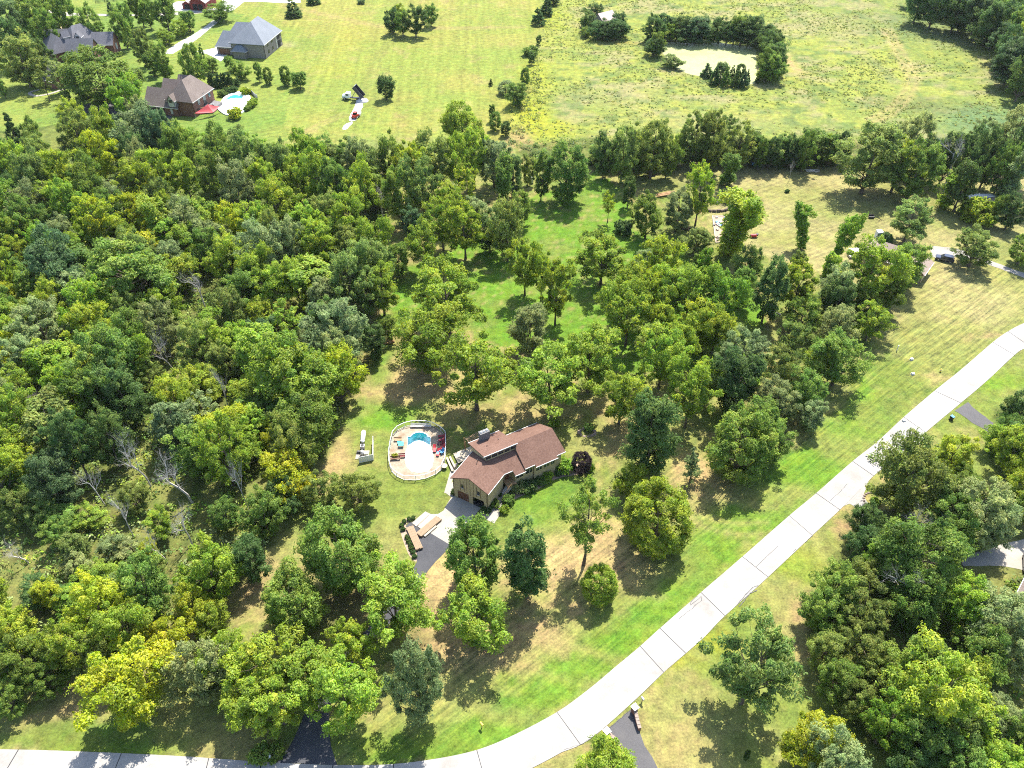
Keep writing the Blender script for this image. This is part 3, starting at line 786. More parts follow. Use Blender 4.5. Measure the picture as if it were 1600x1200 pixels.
# walls
wl = MB()
gl, gr = wq(.35, -3.85), wq(.35, 3.85)
def gw(q): return wq(.35, q)
top = lambda q: wz(q) - .2
DO = [(-2.9, -.4, 2.25), (.5, 3.0, 2.25)]           # garage door openings: from, to, height
for a_, b_ in ((-3.85, -2.9), (-.4, .5), (3.0, 3.85)): wl.wall(gw(a_), gw(b_), [(0, 2.3, 0), (1, 2.3, 0)])
wl.wall(gl, gr, [(0, top(3.85), 2.3), (.5, top(0), 2.3), (1, top(3.85), 2.3)])
wl.wall(wq(9.0, -3.85), gl, [(0, top(3.85), 0), (1, top(3.85), 0)])
wl.wall(gr, wq(6.0, 3.85), [(0, top(3.85), 0), (1, top(3.85), 0)])
wl.wall((-1.4, 1.6), (2.9, 1.6), [(0, 5.2, 0), (1, 5.2, 0)])
wl.wall((2.9, .2), (4.9, .2), [(0, 5.1, 0), (1, 5.1, 0)]); wl.wall((.6, 0.1), (2.9, 0.1), [(0, 4.7, 0), (1, 4.7, 0)])
wl.wall((4.9, -.1), (9.8, -.1), [(0, 5.0, 0), (1, 5.0, 0)]); wl.wall((9.8, .2), (11.2, .2), [(0, 5.1, 0), (1, 5.1, 0)])
wl.wall((11.2, .2), (11.2, 9.3), [(0, rz(.2) - .22, 0), (.44, 7.78, 0), (1, rz(9.3) - .22, 0)])
wl.wall((11.2, 9.3), (-3.8, 9.3), [(0, 4.8, 0), (.56, 4.8, 0), (.57, 6.7, 0), (1, 6.7, 0)])
wl.wall((2.78, 4.2), (2.78, .2), [(0, 7.75, 6.9), (1, rz(.2) - .22, 4.7)])
wl.wall((.6, 1.6), (.6, .1), [(0, 4.9, 0), (1, 4.7, 0)])
wl.build("wall", M['tanwall'], house)
wl = MB()
wl.wall((-3.8, 9.3), (-3.8, 3.62), [(0, cz(9.3) - .22, 4.6), (1, cz(3.6) - .22, 6.6)])
wl.wall((-3.8, 3.62), (3.0, 3.62), [(0, 7.32, 6.6), (1, 7.32, 6.6)])
wl.wall((-3.8, 3.62), (3.0, 3.62), [(0, 8.42, 8.15), (1, 8.42, 8.15)])
for k in range(6):
    u = -3.8 + k * 1.35
    wl.wall((u, 3.62), (u + .16, 3.62), [(0, 8.2, 7.3), (1, 8.2, 7.3)])
wl.build("clerestory_wall", M['tanwall'], house)
for k in range(5):
    u = -3.64 + k * 1.35
    f = MB(); f.box((u + .6, 3.66, 7.735), (1.2, .04, .83)); w = f.build("clerestory_window", M['glass'], house)
    f = MB(); f.box((u + .6, 3.60, 7.735), (.06, .05, .83)); f.build("mullion", M['batten'], w)
# garage: closed brown sectional door, second one open
dvec = (gw(1)[0] - gw(0)[0], gw(1)[1] - gw(0)[1]); da = math.atan2(dvec[1], dvec[0])
for k in range(4):
    c = wq(.47, -1.65)
    f = MB(); f.box((c[0], c[1], .28 + k * .56), (2.46, .06, .54), da)
    if k == 0: dr = f.build("garage_door", M['browndoor'], house)
    else: f.build("door_panel", M['browndoor'], dr)
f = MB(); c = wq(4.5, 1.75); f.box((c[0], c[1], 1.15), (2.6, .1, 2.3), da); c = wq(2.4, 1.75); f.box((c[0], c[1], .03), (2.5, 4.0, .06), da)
f.build("garage_interior", M['dark'], house)  # back wall and floor coloured dark for the shade indoors
for q_ in (-1.75, 1.85):
    c = wq(.33, q_)
    f = MB(); f.box((c[0], c[1], 4.0), (.5, .08, .85), da); w = f.build("gable_window", M['glass'], house)
    f = MB(); f.box((wq(.30, q_)[0], wq(.30, q_)[1], 3.5), (.62, .1, .08), da); f.build("window_sill", M['offwhite'], w)
    for s in (-.42, .42):
        c = wq(.33, q_ + s); f = MB(); f.box((c[0], c[1], 4.1), (.07, .05, 2.7), da); f.build("batten", M['batten'], house)
for q_ in (-3.7, -.75, 0, .75, 3.55):
    c = wq(.335, q_); zt = top(q_) - .05; f = MB(); f.box((c[0], c[1], (2.35 + zt) / 2), (.05, .04, zt - 2.35), da); f.build("batten", M['batten'], house)
for u0, u1 in ((5.4, 6.6), (7.1, 8.3), (8.7, 9.5), (3.2, 4.6), (1.0, 2.5)):
    v = -.1 if u0 > 4.9 else (.2 if u0 > 2.9 else .1)
    f = MB(); f.box(((u0 + u1) / 2, v - .02, 3.6), (u1 - u0, .06, 1.1)); w = f.build("front_window", M['glass'], house)
    f = MB(); f.box(((u0 + u1) / 2, v - .05, 3.6), (.06, .06, 1.1)); f.build("mullion", M['white'], w)
f = MB(); f.box((-.2, 1.56, 3.3), (1.0, .08, 2.1)); f.build("front_door", M['browndoor'], house)
# chimney with three flues
cx, cy = -1.05, 9.0
f = MB(); f.box((cx, cy, 7.2), (2.0, .95, 3.6)); ch = f.build("chimney", M['stone'], house, bevel=.03)
f = MB(); f.box((cx, cy, 9.06), (2.1, 1.05, .12)); f.build("chimney_cap", M['stone'], ch)
for k in range(3):
    f = MB(); f.tube((cx - .6 + k * .6, cy, 9.1), (cx - .6 + k * .6, cy, 9.4), .2, .18, 10); f.build("flue", M['white'], ch)
# small roof vents
for u, v in ((-5.4, 3.9), (-1.9, 6.3), (.9, 6.9), (-4.9, 4.5)):
    z = cz(v) if v > 5 else zr - .25
    f = MB(); f.tube((u, v, z - .2), (u, v, z + .35), .07); f.build("vent_pipe", M['black'], house)
# stairs up to the recessed entry
sb, st = hl(783, 777), (-.55, -.15)
n = 11
sv = Vector((st[0] - sb[0], st[1] - sb[1])); sa = math.atan2(sv.y, sv.x)
stairs = tag(empty("front_stairs", (*HO, 0), HR), "flight of pale front steps with a handrail climbing to the recessed entry", "stairs")
for k in range(n):
    p = Vector(sb) + sv * ((k + .5) / n)
    f = MB(); f.box((p.x, p.y, .1 + k * .2), (.44, 1.25, .07), sa); f.build("tread", M['offwhite'], stairs)
f = MB()
for s in (-.55, .55):
    off = Vector((-sv.y, sv.x)).normalized() * s
    f.bar((sb[0] + off.x, sb[1] + off.y, .0), (st[0] + off.x, st[1] + off.y, 2.15), .06, .26)
f.build("stringer", M['batten'], stairs)
f = MB()
off = Vector((-sv.y, sv.x)).normalized() * -.62
f.bar((sb[0] + off.x, sb[1] + off.y, 1.0), (st[0] + off.x, st[1] + off.y, 3.2), .07)
for k in range(5):
    p = Vector(sb) + sv * (k / 4) + off; f.bar((p.x, p.y, .1 + k * .5), (p.x, p.y, 1.0 + k * .55), .06)
f.build("handrail", M['timber'], stairs)
f = MB(); f.box((-.15, .55, 2.18), (2.0, 1.9, .14)); f.build("landing", M['timber'], stairs)  # darker timber colour carries the shade under the eave
# deck of boards beside the house with a trellis
deck = tag(empty("timber_deck", (*HO, 0), HR), "low pale board deck between the pool fence and the house", "deck")
A_, B_, C_ = hl(708.5, 711), hl(737, 699), hl(716, 726)
dd = Vector(B_) - Vector(A_); dn = Vector(C_) - Vector(A_)
nb = 12
for k in range(nb):
    p = Vector(A_) + dn * ((k + .5) / nb); q_ = p + dd * (1.0 if k < nb * .75 else .8)
    f = MB(); f.bar((p.x, p.y, .42), (q_.x, q_.y, .42), dn.length / nb - .025, .06); f.build("deck_board", M['palelumber'], deck)
for t in (.05, .95):
    for s in (.1, .9):
        f = MB(); p = Vector(A_) + dd * t + dn * s; f.bar((p.x, p.y, 0), (p.x, p.y, .38), .14); f.build("deck_post", M['timber'], deck)
pg = tag(empty("pergola", (*HO, 0), HR), "brown timber trellis leaning to the back of the house next to the chimney", "pergola")
a_, b_ = hl(727, 697), hl(730, 690)
e1, e2 = hl(731, 691, 2.9), hl(750, 681, 2.9)
for p in (hl(727.5, 706), hl(726, 700), (e2[0] - .2, e2[1])):
    f = MB(); f.bar((p[0], p[1], 0), (p[0], p[1], 2.9), .16); f.build("post", M['timber'], pg)
e1 = Vector(e1); e2 = Vector(e2); ed = e2 - e1; en = Vector((-ed.y, ed.x)).normalized()
for s in (0, .9):
    f = MB(); f.bar((*(e1 + en * s), 2.95), (*(e2 + en * s), 2.95), .1, .18); f.build("beam", M['timber'], pg)
for k in range(9):
    p = e1 + ed * ((k + .5) / 9)
    f = MB(); f.bar((*(p - en * .25), 3.08), (*(p + en * 1.15), 3.08), .09, .1); f.build("rafter", M['lumber'], pg)
# patio strip left of the garage
tag(sheet("patio", [GP([(706, 728), (716, 722), (700, 772), (694, 770)])], .035, M['pad'], None, .08), kind='structure')

# ------------------------------------------------------------------ generic far houses
def house_block(root, c, rz, L, Wd, h, rise, wallm, roofm, hips=(0, 0), ov=.5, windows=(), z0=0.0, rname="roof", wname="wall"):
    """one gabled or hipped block; local x is the ridge"""
    cr, sr = math.cos(rz), math.sin(rz)
    T = lambda x, y: (c[0] + x * cr - y * sr, c[1] + x * sr + y * cr)
    a, b_ = L / 2, Wd / 2
    w = MB()
    for p, q_ in (((-a, -b_), (a, -b_)), ((a, b_), (-a, b_))): w.wall(T(*p), T(*q_), [(0, h, z0), (1, h, z0)], .25)
    for s, hp in ((1, hips[1]), (-1, hips[0])):
        prof = [(0, h, z0), (1, h, z0)] if hp else [(0, h, z0), (.5, h + rise - .25, z0), (1, h, z0)]
        w.wall(T(s * a, -s * b_), T(s * a, s * b_), prof, .25)
    w.build(wname, wallm, root)
    zo = h - ov * rise / b_
    x0 = -a - ov if not hips[0] else -a - ov
    x1 = a + ov
    r0 = -a - ov if not hips[0] else -a + hips[0]
    r1 = a + ov if not hips[1] else a - hips[1]
    zt = h + rise
    r = MB()
    bo = b_ + ov
    r.slab([(*T(x0, -bo), zo), (*T(x1, -bo), zo), (*T(r1, 0), zt), (*T(r0, 0), zt)], .18)
    r.slab([(*T(x1, bo), zo), (*T(x0, bo), zo), (*T(r0, 0), zt), (*T(r1, 0), zt)], .18)
    if hips[0]: r.slab([(*T(x0, bo), zo), (*T(x0, -bo), zo), (*T(r0, 0), zt)], .18)
    if hips[1]: r.slab([(*T(x1, -bo), zo), (*T(x1, bo), zo), (*T(r1, 0), zt)], .18)
    rf_ = r.build(rname, roofm, root)
    for y in (-bo - .04, bo + .04):
        t = MB(); t.bar((*T(x0, y), zo - .05), (*T(x1, y), zo - .05), .12, .22); t.build("eave_trim", M['offwhite'], root)
    for side, f_, z, ww, hh, mat in windows:
        n_ = .06
        if side == 'f': p = T(f_ * a, -b_ - n_); ang = rz
        elif side == 'b': p = T(f_ * a, b_ + n_); ang = rz
        elif side == 'r': p = T(a + n_, f_ * b_); ang = rz + math.pi / 2
        else: p = T(-a - n_, f_ * b_); ang = rz + math.pi / 2
        q_ = MB(); q_.box((p[0], p[1], z), (ww, .1, hh), ang)
        nm = "garage_door" if mat == 'browndoor' else ("opening_shade_panel" if mat == 'dark' else "window")  # dark ones are flat panels painted as the shade of an opening
        wo = q_.build(nm, M[mat], root)
        if mat == 'glass' and hh > .8:
            g = MB(); g.box((p[0], p[1], z - hh / 2 - .06), (ww + .2, .2, .1), ang); g.build("window_sill", M['offwhite'], wo)
    return T
def root_house(name, label, cat="house"): return tag(empty(name), label, cat)

hb = root_house("house", "red brick house with a steep brown roof next to the kidney-shaped pool")
rzB = R(-15)
house_block(hb, (-117.5, 290.5), R(75), 13.5, 10.5, 6.0, 5.4, M['brick'], M['brownroof'], (4.5, 3.5), .5,
            [('f', -.45, 4.2, 1.3, 1.6, 'glass'), ('f', .1, 3.9, 1.6, 4.4, 'glass'), ('f', .1, 1.4, 2.4, 2.0, 'glass'), ('f', .6, 4.4, 1.2, 1.6, 'glass'), ('f', -.6, 1.5, 1.4, 1.5, 'glass')])
house_block(hb, (-125.5, 289.0), rzB, 13.0, 8.5, 3.6, 4.6, M['brick'], M['brownroof'], (0, 0), .5,
            [('f', -.62, 1.35, 3.0, 2.4, 'dark'), ('f', -.08, 1.35, 3.0, 2.4, 'dark'), ('f', .6, 1.6, .9, 1.9, 'offwhite')])
house_block(hb, (-124.5, 298.0), rzB, 9.0, 6.5, 4.5, 3.6, M['brick'], M['brownroof'], (0, 0), .4, rname="rear_roof", wname="rear_wall")
house_block(hb, (-122.3, 303.8), rzB, 6.0, 5.0, 4.5, 3.0, M['brick'], M['brownroof'], (0, 0), .4, rname="rear_roof", wname="rear_wall")
house_block(hb, (-121.7, 284.5), R(75), 2.6, 2.6, 6.0, 1.8, M['offwhite'], M['brownroof'], (0, 0), .3, [('l', 0, 5.6, 1.4, 1.0, 'glass')], 3.6, "dormer_roof", "dormer_wall")
dk = tag(empty("terrace"), "raised terrace with a railing behind the red brick house", "terrace")
f = MB(); f.prism([(-113.9, 285.5), (-108.8, 286.6), (-107.4, 293.5), (-111.4, 295.5)], 0, 1.3); f.build("base", M['stone'], dk)
for k in range(6):
    f = MB(); x = -113.5 + k * .95; y = 285.7 + k * .22; f.bar((x, y, 1.3), (x, y, 2.25), .1); f.build("rail_post", M['timber'], dk)
f = MB(); f.bar((-113.5, 285.7, 2.25), (-108.75, 286.8, 2.25), .1); f.build("rail", M['timber'], dk)
for k, (x, y) in enumerate([(-111, 288.5), (-110, 290.5)]):
    f = MB(); f.tube((x, y, 1.95), (x, y, 2.02), .7, .7, 12); f.tube((x, y, 1.3), (x, y, 1.95), .08)
    tag(f.build("patio_table", M['steel' if k else 'timber'], None), ["round brown table on the terrace nearest the red sail", "round metal table at the back of the brick house terrace"][k], "table")
sail = tag(empty("shade_sail"), "red triangular shade sail between posts in front of the terrace", "shade sail")
P = [Vector((-113.5, 280.6, 2.3)), Vector((-109.6, 284.5, 4.0)), Vector((-106.4, 287.0, 2.2)), Vector((-107.8, 283.2, 1.6))]
def sail_mesh(a, b_, c, n=8, dip=.5):
    vs_, fs_, idx = [], [], {}
    for i in range(n + 1):
        for j in range(n + 1 - i):
            u, v = i / n, j / n; w = 1 - u - v
            p = a * w + b_ * u + c * v; p.z -= dip * 27 * u * v * w + dip * .4 * (u * v + v * w + u * w)
            idx[i, j] = len(vs_); vs_.append(tuple(p))
    for i in range(n):
        for j in range(n - i):
            fs_.append((idx[i, j], idx[i + 1, j], idx[i, j + 1]))
            if j < n - i - 1: fs_.append((idx[i + 1, j], idx[i + 1, j + 1], idx[i, j + 1]))
    m_ = MB(); m_._add(vs_, fs_); return m_
sail_mesh(P[0], P[1], P[3]).build("sail", M['sail'], sail, True); sail_mesh(P[1], P[2], P[3]).build("sail", M['sail'], sail, True)
for p in P:
    f = MB(); f.tube((p.x, p.y, 0), (p.x, p.y, p.z + .2), .07); f.build("post", M['steel'], sail)
# its pool, raised a step above the lawn
pl = tag(empty("swimming_pool"), "kidney shaped turquoise pool with white deck beside the red brick house", "pool")
dko = smooth_line(GP([(341, 172), (344, 163), (350, 154), (360, 147), (371, 144), (383, 146), (391, 152), (391, 160), (386, 170), (379, 177), (370, 180), (355, 181)]), 1.5, True)
pin = smooth_line(GP([(352, 158), (357, 151), (366, 147.5), (376, 149), (381, 154), (379, 162), (374, 170), (362, 174), (353, 171), (350, 165)]), 1.0, True)
sheet("deck", [dko, pin], .42, M['plaster'], pl, .42)
sheet("basin", [pin], .10, M['plaster'], pl)
sheet("deep_floor", [smooth_line(GP([(353, 157), (358, 151.6), (366, 148.5), (375, 150), (379.5, 154.5), (368, 153.6), (360, 154.5)]), 1, True)], .12, M['aqua'], pl)
sheet("water", [pin], .36, M['water'], pl)
fx = GP([(385, 141), (394, 147), (400, 153), (403, 154)])
fe = tag(empty("pool_fence"), "white board fence curving round the far side of the brick house pool", "fence")
for (p, q_) in zip(fx[:-1], fx[1:]):
    n = max(1, int(math.dist(p, q_) / 1.2))
    for k in range(n):
        a_ = (p[0] + (q_[0] - p[0]) * k / n, p[1] + (q_[1] - p[1]) * k / n); b_ = (p[0] + (q_[0] - p[0]) * (k + .96) / n, p[1] + (q_[1] - p[1]) * (k + .96) / n)
        f = MB(); f.bar((*a_, .75), (*b_, .75), .05, 1.5); f.build("panel", M['offwhite'], fe)

hc = root_house("house", "large brick house with dark slate roofs, dormers and an arched entry")
house_block(hc, (-181.5, 350.5), R(52), 14, 14, 5.0, 6.4, M['brick'], M['slate'], (5, 5), .6, [('f', 0, 3, 1.6, 2, 'glass')])
house_block(hc, (-189.0, 345.0), R(-45), 12, 9.5, 4.2, 5.0, M['brick'], M['slate'], (0, 3.5), .5, [('f', -.5, 1.5, 2.0, 2.7, 'dark'), ('f', 0, 1.5, 2.0, 2.7, 'dark'), ('f', .5, 1.5, 2.0, 2.7, 'dark')])
house_block(hc, (-176.8, 340.5), R(4), 10, 9.0, 4.2, 4.8, M['brick'], M['slate'], (0, 0), .5, [('f', .1, 2.2, 2.4, 2.2, 'glass')])
house_block(hc, (-171.5, 350.8), R(4), 8, 8, 4.8, 3.6, M['brick'], M['slate'], (0, 0), .5, [('r', 0, 2.6, 1.4, 2.4, 'offwhite'), ('f', .5, 2, 1.4, 1.6, 'glass')])
house_block(hc, (-192.5, 354.5), R(4), 9, 7.5, 4.8, 3.6, M['brick'], M['slate'], (0, 0), .5)
house_block(hc, (-179.2, 345.2), R(94), 2.6, 2.4, 8.6, 1.7, M['offwhite'], M['slate'], (0, 0), .3, [('l', 0, 8.3, 1.2, .9, 'glass')], 6.5, "dormer_roof", "dormer_wall")
house_block(hc, (-184.8, 345.6), R(45), 2.6, 2.4, 8.6, 1.7, M['offwhite'], M['slate'], (0, 0), .3, [], 6.5, "dormer_roof", "dormer_wall")

he = root_house("garage", "small brick garage with a pyramid slate roof near the looping garden path", "garage")
house_block(he, (-177.8, 314.5), R(-30), 8.5, 7.5, 3.4, 4.6, M['brick'], M['slate'], (3.2, 0), .5, [('r', 0, 1.3, 2.4, 2.2, 'browndoor')])

hd = root_house("house", "grey brick house with blue-grey hipped roofs standing on the open lawn")
house_block(hd, (-108.3, 353.0), R(80), 18, 14.5, 6.2, 6.2, M['greybrick'], M['greyroof'], (7.0, 3.5), .6,
            [('f', .62, 4.6, 2.2, 2.2, 'dark'), ('f', .62, 1.6, 2.2, 2.6, 'dark'), ('f', .36, 3.0, .8, 5.2, 'offwhite'), ('f', -.1, 4.6, 1.2, 1.4, 'glass'), ('f', -.1, 1.8, 1.2, 1.4, 'glass'), ('f', -.6, 4.6, 1.2, 1.4, 'glass'), ('f', -.6, 1.8, 1.2, 1.4, 'glass'), ('f', .86, 4.6, 1.0, 1.4, 'glass'), ('f', .86, 1.8, 1.0, 1.4, 'glass')])
house_block(hd, (-118.0, 352.0), R(-10), 11, 9.5, 3.8, 4.6, M['greybrick'], M['greyroof'], (2.0, 0), .5, [('f', -.42, 1.3, 4.6, 2.4, 'browndoor')])
house_block(hd, (-113.0, 346.5), R(80), 7, 5.6, 3.4, 2.9, M['greybrick'], M['greyroof'], (2.6, 2.0), .5, rname="porch_roof", wname="porch_wall")
house_block(hd, (-115.5, 361.0), R(-10), 10, 8, 5.4, 3.8, M['greybrick'], M['greyroof'], (2.5, 0), .5)

bn = root_house("barn", "dark red barn with a faded metal roof beside the white farm yard", "barn")
house_block(bn, (-149.5, 415.0), R(84), 13, 7.5, 4.0, 2.8, M['barnred'], M['pinkroof'], (0, 0), .5, [('l', -.35, 1.5, 2.2, 2.8, 'dark'), ('l', .35, 1.5, 2.2, 2.8, 'dark')])
house_block(bn, (-155.5, 416.0), R(84), 11, 4.5, 2.6, 1.3, M['barnred'], M['pinkroof'], (0, 0), .4, [('l', 0, 1.2, 2.6, 2.2, 'dark')], rname="lean_to_roof", wname="lean_to_wall")
b2 = root_house("shed", "pale roofed field shed half hidden in a clump of trees in the brush field", "shed")
house_block(b2, (42.5, 388.5), R(38), 8, 6.5, 3.0, 2.4, M['greybrick'], M['pinkroof'], (0, 0), .5, [('f', 0, 1.3, 2.2, 2.2, 'dark')])
hr = root_house("house", "tan roofed house almost hidden under the trees by the gravel drive")
house_block(hr, (101.5, 184.5), R(-38), 13, 8.5, 3.6, 2.6, M['tanwall'], M['tanroof'], (3, 0), .5, [('r', 0, 1.5, 1.4, 1.4, 'glass')])
house_block(hr, (105.8, 180.6), R(52), 7, 7, 3.2, 2.4, M['tanwall'], M['tanroof'], (0, 0), .5, [('l', 0, 1.3, 2.2, 2.0, 'dark')], rname="wing_roof", wname="wing_wall")
sheet("porch_slab", [GP([(1431, 424), (1440, 416), (1452, 417), (1450, 424), (1437, 434)])], .06, M['pad'], hr, .1)
hz = root_house("house", "brown roofed house corner at the right edge below the pale gravel yard")
x_, y_ = G(1634, 925, 3)
house_block(hz, (x_, y_), R(48), 9, 6, 3.0, 2.0, M['greybrick'], M['brownroof'], (0, 0), .5, [('l', 0, 1.2, 1.6, 1.4, 'glass')])

# ------------------------------------------------------------------ pool of the main house
pool = tag(empty("swimming_pool"), "white rimmed swimming pool with a turquoise rounded end inside the fence", "pool")
crest_in = GP([(672.6, 694.5), (669, 693.3), (665, 690.5), (660, 688.2), (655, 687.3), (649.5, 688), (645, 690), (641, 693), (637, 694.8)])
deep = POOL[1:10] + [GP([(672.6, 694.5)])[0]] + crest_in[1:-1] + [GP([(637, 694.8)])[0]]
ins = lambda poly, k: [(pcx + (a - pcx) * k, pcy + (b - pcy) * k) for a, b in poly]
b = MB()
n = len(POOL)
for i in range(n):
    p, q_ = POOL[i], POOL[(i + 1) % n]
    b._add([(*p, .03), (*q_, .03), (*q_, -1.7), (*p, -1.7)], [(0, 1, 2, 3)])
b.build("basin_wall", M['aqua'], pool)
sheet("basin_floor", [POOL], -1.65, M['aqua'], pool)
shelf = [p for p in POOL[11:]] + [POOL[0]] + [GP([(637, 694.8)])[0]] + crest_in[::-1][1:-1] + [GP([(672.6, 694.5)])[0], POOL[10]]
sheet("shallow_shelf", [shelf], -.18, M['plaster'], pool, 1.4)
sheet("water", [ins(POOL, .999)], -.05, M['water'], pool)
cop = ins(POOL, 1.05)
sheet("coping", [cop, POOL], .10, M['white'], pool, .12)
FENCE = GP([(655, 664), (666, 664.5), (677, 667), (689, 674), (696, 681), (697, 700), (695, 722), (690, 734), (681, 741.5), (666, 748), (650, 751), (632, 750.5), (620, 745), (612, 737), (608.5, 726), (608, 712), (610.5, 695), (614, 681), (621, 673), (632, 667.5), (644, 664.5)])
fc = (sum(p[0] for p in FENCE) / len(FENCE), sum(p[1] for p in FENCE) / len(FENCE))
deckp = [(fc[0] + (a - fc[0]) * .985, fc[1] + (b_ - fc[1]) * .985) for a, b_ in FENCE]
tag(sheet("pool_deck", [smooth_line(deckp, .8, True), ins(POOL, 1.03)], .05, M['deck'], None, .12), kind='structure')
fence = tag(empty("pool_fence", (*fc, 0)), "white railed fence ringing the stone pool deck next to the tan house", "fence")
pick_me = None
for i in range(len(FENCE)):
    p = Vector(FENCE[i]) - Vector(fc); q_ = Vector(FENCE[(i + 1) % len(FENCE)]) - Vector(fc)
    f = MB(); f.bar((p.x, p.y, 0), (p.x, p.y, 1.42), .10); f.build("post", M['white'], fence)
    f = MB(); f.bar((p.x, p.y, 1.32), (q_.x, q_.y, 1.32), .10, .08); f.build("top_rail", M['white'], fence)
    f = MB(); f.bar((p.x, p.y, .15), (q_.x, q_.y, .15), .06, .08)
    L = (q_ - p).length; n = int(L / .2)
    for k in range(1, n):
        c = p + (q_ - p) * (k / n); f.bar((c.x, c.y, .15), (c.x, c.y, 1.28), .018)
    f.build("picket_panel", M['steel'], fence)
# ------------------------------------------------------------------ loose things
def at(px, py): return (*G(px, py), 0.0)
def deck_z(p, z=.05): return (p[0], p[1], z)
# chairs round the pool
def lounge_chair(mat):
    t = empty("lounge_chair")
    f = MB(); f.box((0, 0, .38), (.62, 1.15, .07)); f.build("seat", mat, t)
    f = MB(); f.box((0, .82, .62), (.62, .78, .06), 0, R(42)); f.build("backrest", mat, t)
    for x in (-.27, .27):
        for y in (-.5, .5):
            f = MB(); f.bar((x, y, 0), (x, y, .36), .06); f.build("leg", mat, t)
    return t
def deck_chair(mat):
    t = empty("deck_chair")
    f = MB(); f.box((0, -.05, .4), (.72, .66, .07), 0, R(-6)); f.build("seat", mat, t)
    f = MB(); f.box((0, .36, .78), (.72, .07, .9), 0, R(-22)); f.build("backrest", mat, t)
    for x in (-.36, .36):
        f = MB(); f.box((x, -.05, .62), (.14, .8, .05)); f.build("armrest", mat, t)
        for y in (-.36, .3):
            f = MB(); f.bar((x, y, .0), (x, y, .6), .07); f.build("leg", mat, t)
    return t
seats = [
 (lounge_chair, M['darkred'], 689, 683.5, 80, "long dark red lounger nearest the curved top of the pool fence", "lounger"),
 (lounge_chair, M['darkred'], 689.5, 689.5, 60, "dark red lounger just below the topmost lounger by the fence", "lounger"),
 (deck_chair, M['darkred'], 691.5, 697, 40, "dark red deck chair beside the closed dark umbrella", "chair"),
 (deck_chair, M['red'], 692, 703, 60, "bright red deck chair against the right side of the pool fence", "chair"),
 (deck_chair, M['blue'], 690.5, 708.5, 50, "blue deck chair against the right side of the pool fence", "chair"),
 (lounge_chair, M['red'], 678.8, 705, 0, "red lounger standing alone at the pool edge", "lounger"),
 (lounge_chair, M['red'], 684.5, 711, 10, "red lounger with a towel nearest the house corner", "lounger"),
]
for fn, mat, px, py, rz_, lab, cat in seats:
    t = fn(mat); t.location = deck_z(at(px, py)); t.rotation_euler.z = R(-rz_)
    tag(t, lab, cat, "seats on the pool deck")
f = MB(); f.box((0, 0, 0), (.5, .7, .04)); tw = f.build("towel", M['blue']); tw.location = (*G(684.4, 710), .47); tag(tw, "blue towel lying on the red lounger nearest the house", "towel")
um = tag(empty("umbrella", deck_z(at(685, 701))), "closed dark purple umbrella on a pole among the pool chairs", "umbrella")
f = MB(); f.tube((0, 0, 0), (0, 0, 2.4), .03); f.build("pole", M['steel'], um)
f = MB(); f.tube((0, 0, 1.0), (0, 0, 2.3), .22, .05, 9); f.build("folded_canopy", plain("plum_fabric", (.06, .02, .07), .8), um)
f = MB(); f.tube((0, 0, 0), (0, 0, .12), .3, .26, 12); f.build("base", M['black'], um)
def bench(px, py, rz_, L, mat, label):
    t = tag(empty("bench", deck_z(at(px, py)), R(rz_)), label, "bench", "benches on the pool deck")
    for k in range(3):
        f = MB(); f.box((0, -.16 + k * .16, .45), (L, .13, .05)); f.build("slat", mat, t)
    f = MB(); f.box((0, .26, .75), (L, .05, .28), 0, R(-12)); f.build("backrest", mat, t)
    for x in (-L / 2 + .15, L / 2 - .15):
        f = MB(); f.box((x, 0, .22), (.09, .42, .44)); f.build("leg", mat, t)
bench(622, 689, 5, 1.6, M['timber'], "brown timber bench near the left bend of the pool fence")
bench(618, 718.8, 4, 2.0, M['browndoor'], "dark brown bench under the yellow potted plant")
bench(628.5, 714.8, 4, 1.4, M['darkred'], "dark red bench between the potted plant and the white shallow end")
bench(658, 668, 0, 4.4, M['offwhite'], "long pale bench along the top of the pool deck")
tb = tag(empty("glass_table", deck_z(at(627, 698))), "turquoise glass table on the left of the pool deck", "table")
f = MB(); f.box((0, 0, .72), (1.1, .8, .05)); f.build("tabletop", M['aqua'], tb)
for x in (-.45, .45):
    for y in (-.3, .3):
        f = MB(); f.bar((x, y, 0), (x, y, .7), .05); f.build("leg", M['steel'], tb)
tb = tag(empty("glass_table", deck_z(at(626, 694))), "low brown framed turquoise table just above the glass table", "table")
f = MB(); f.box((0, 0, .45), (1.3, .5, .05)); f.build("tabletop", M['aqua'], tb)
for x in (-.55, .55):
    f = MB(); f.box((x, 0, .22), (.06, .45, .42)); f.build("leg", M['timber'], tb)

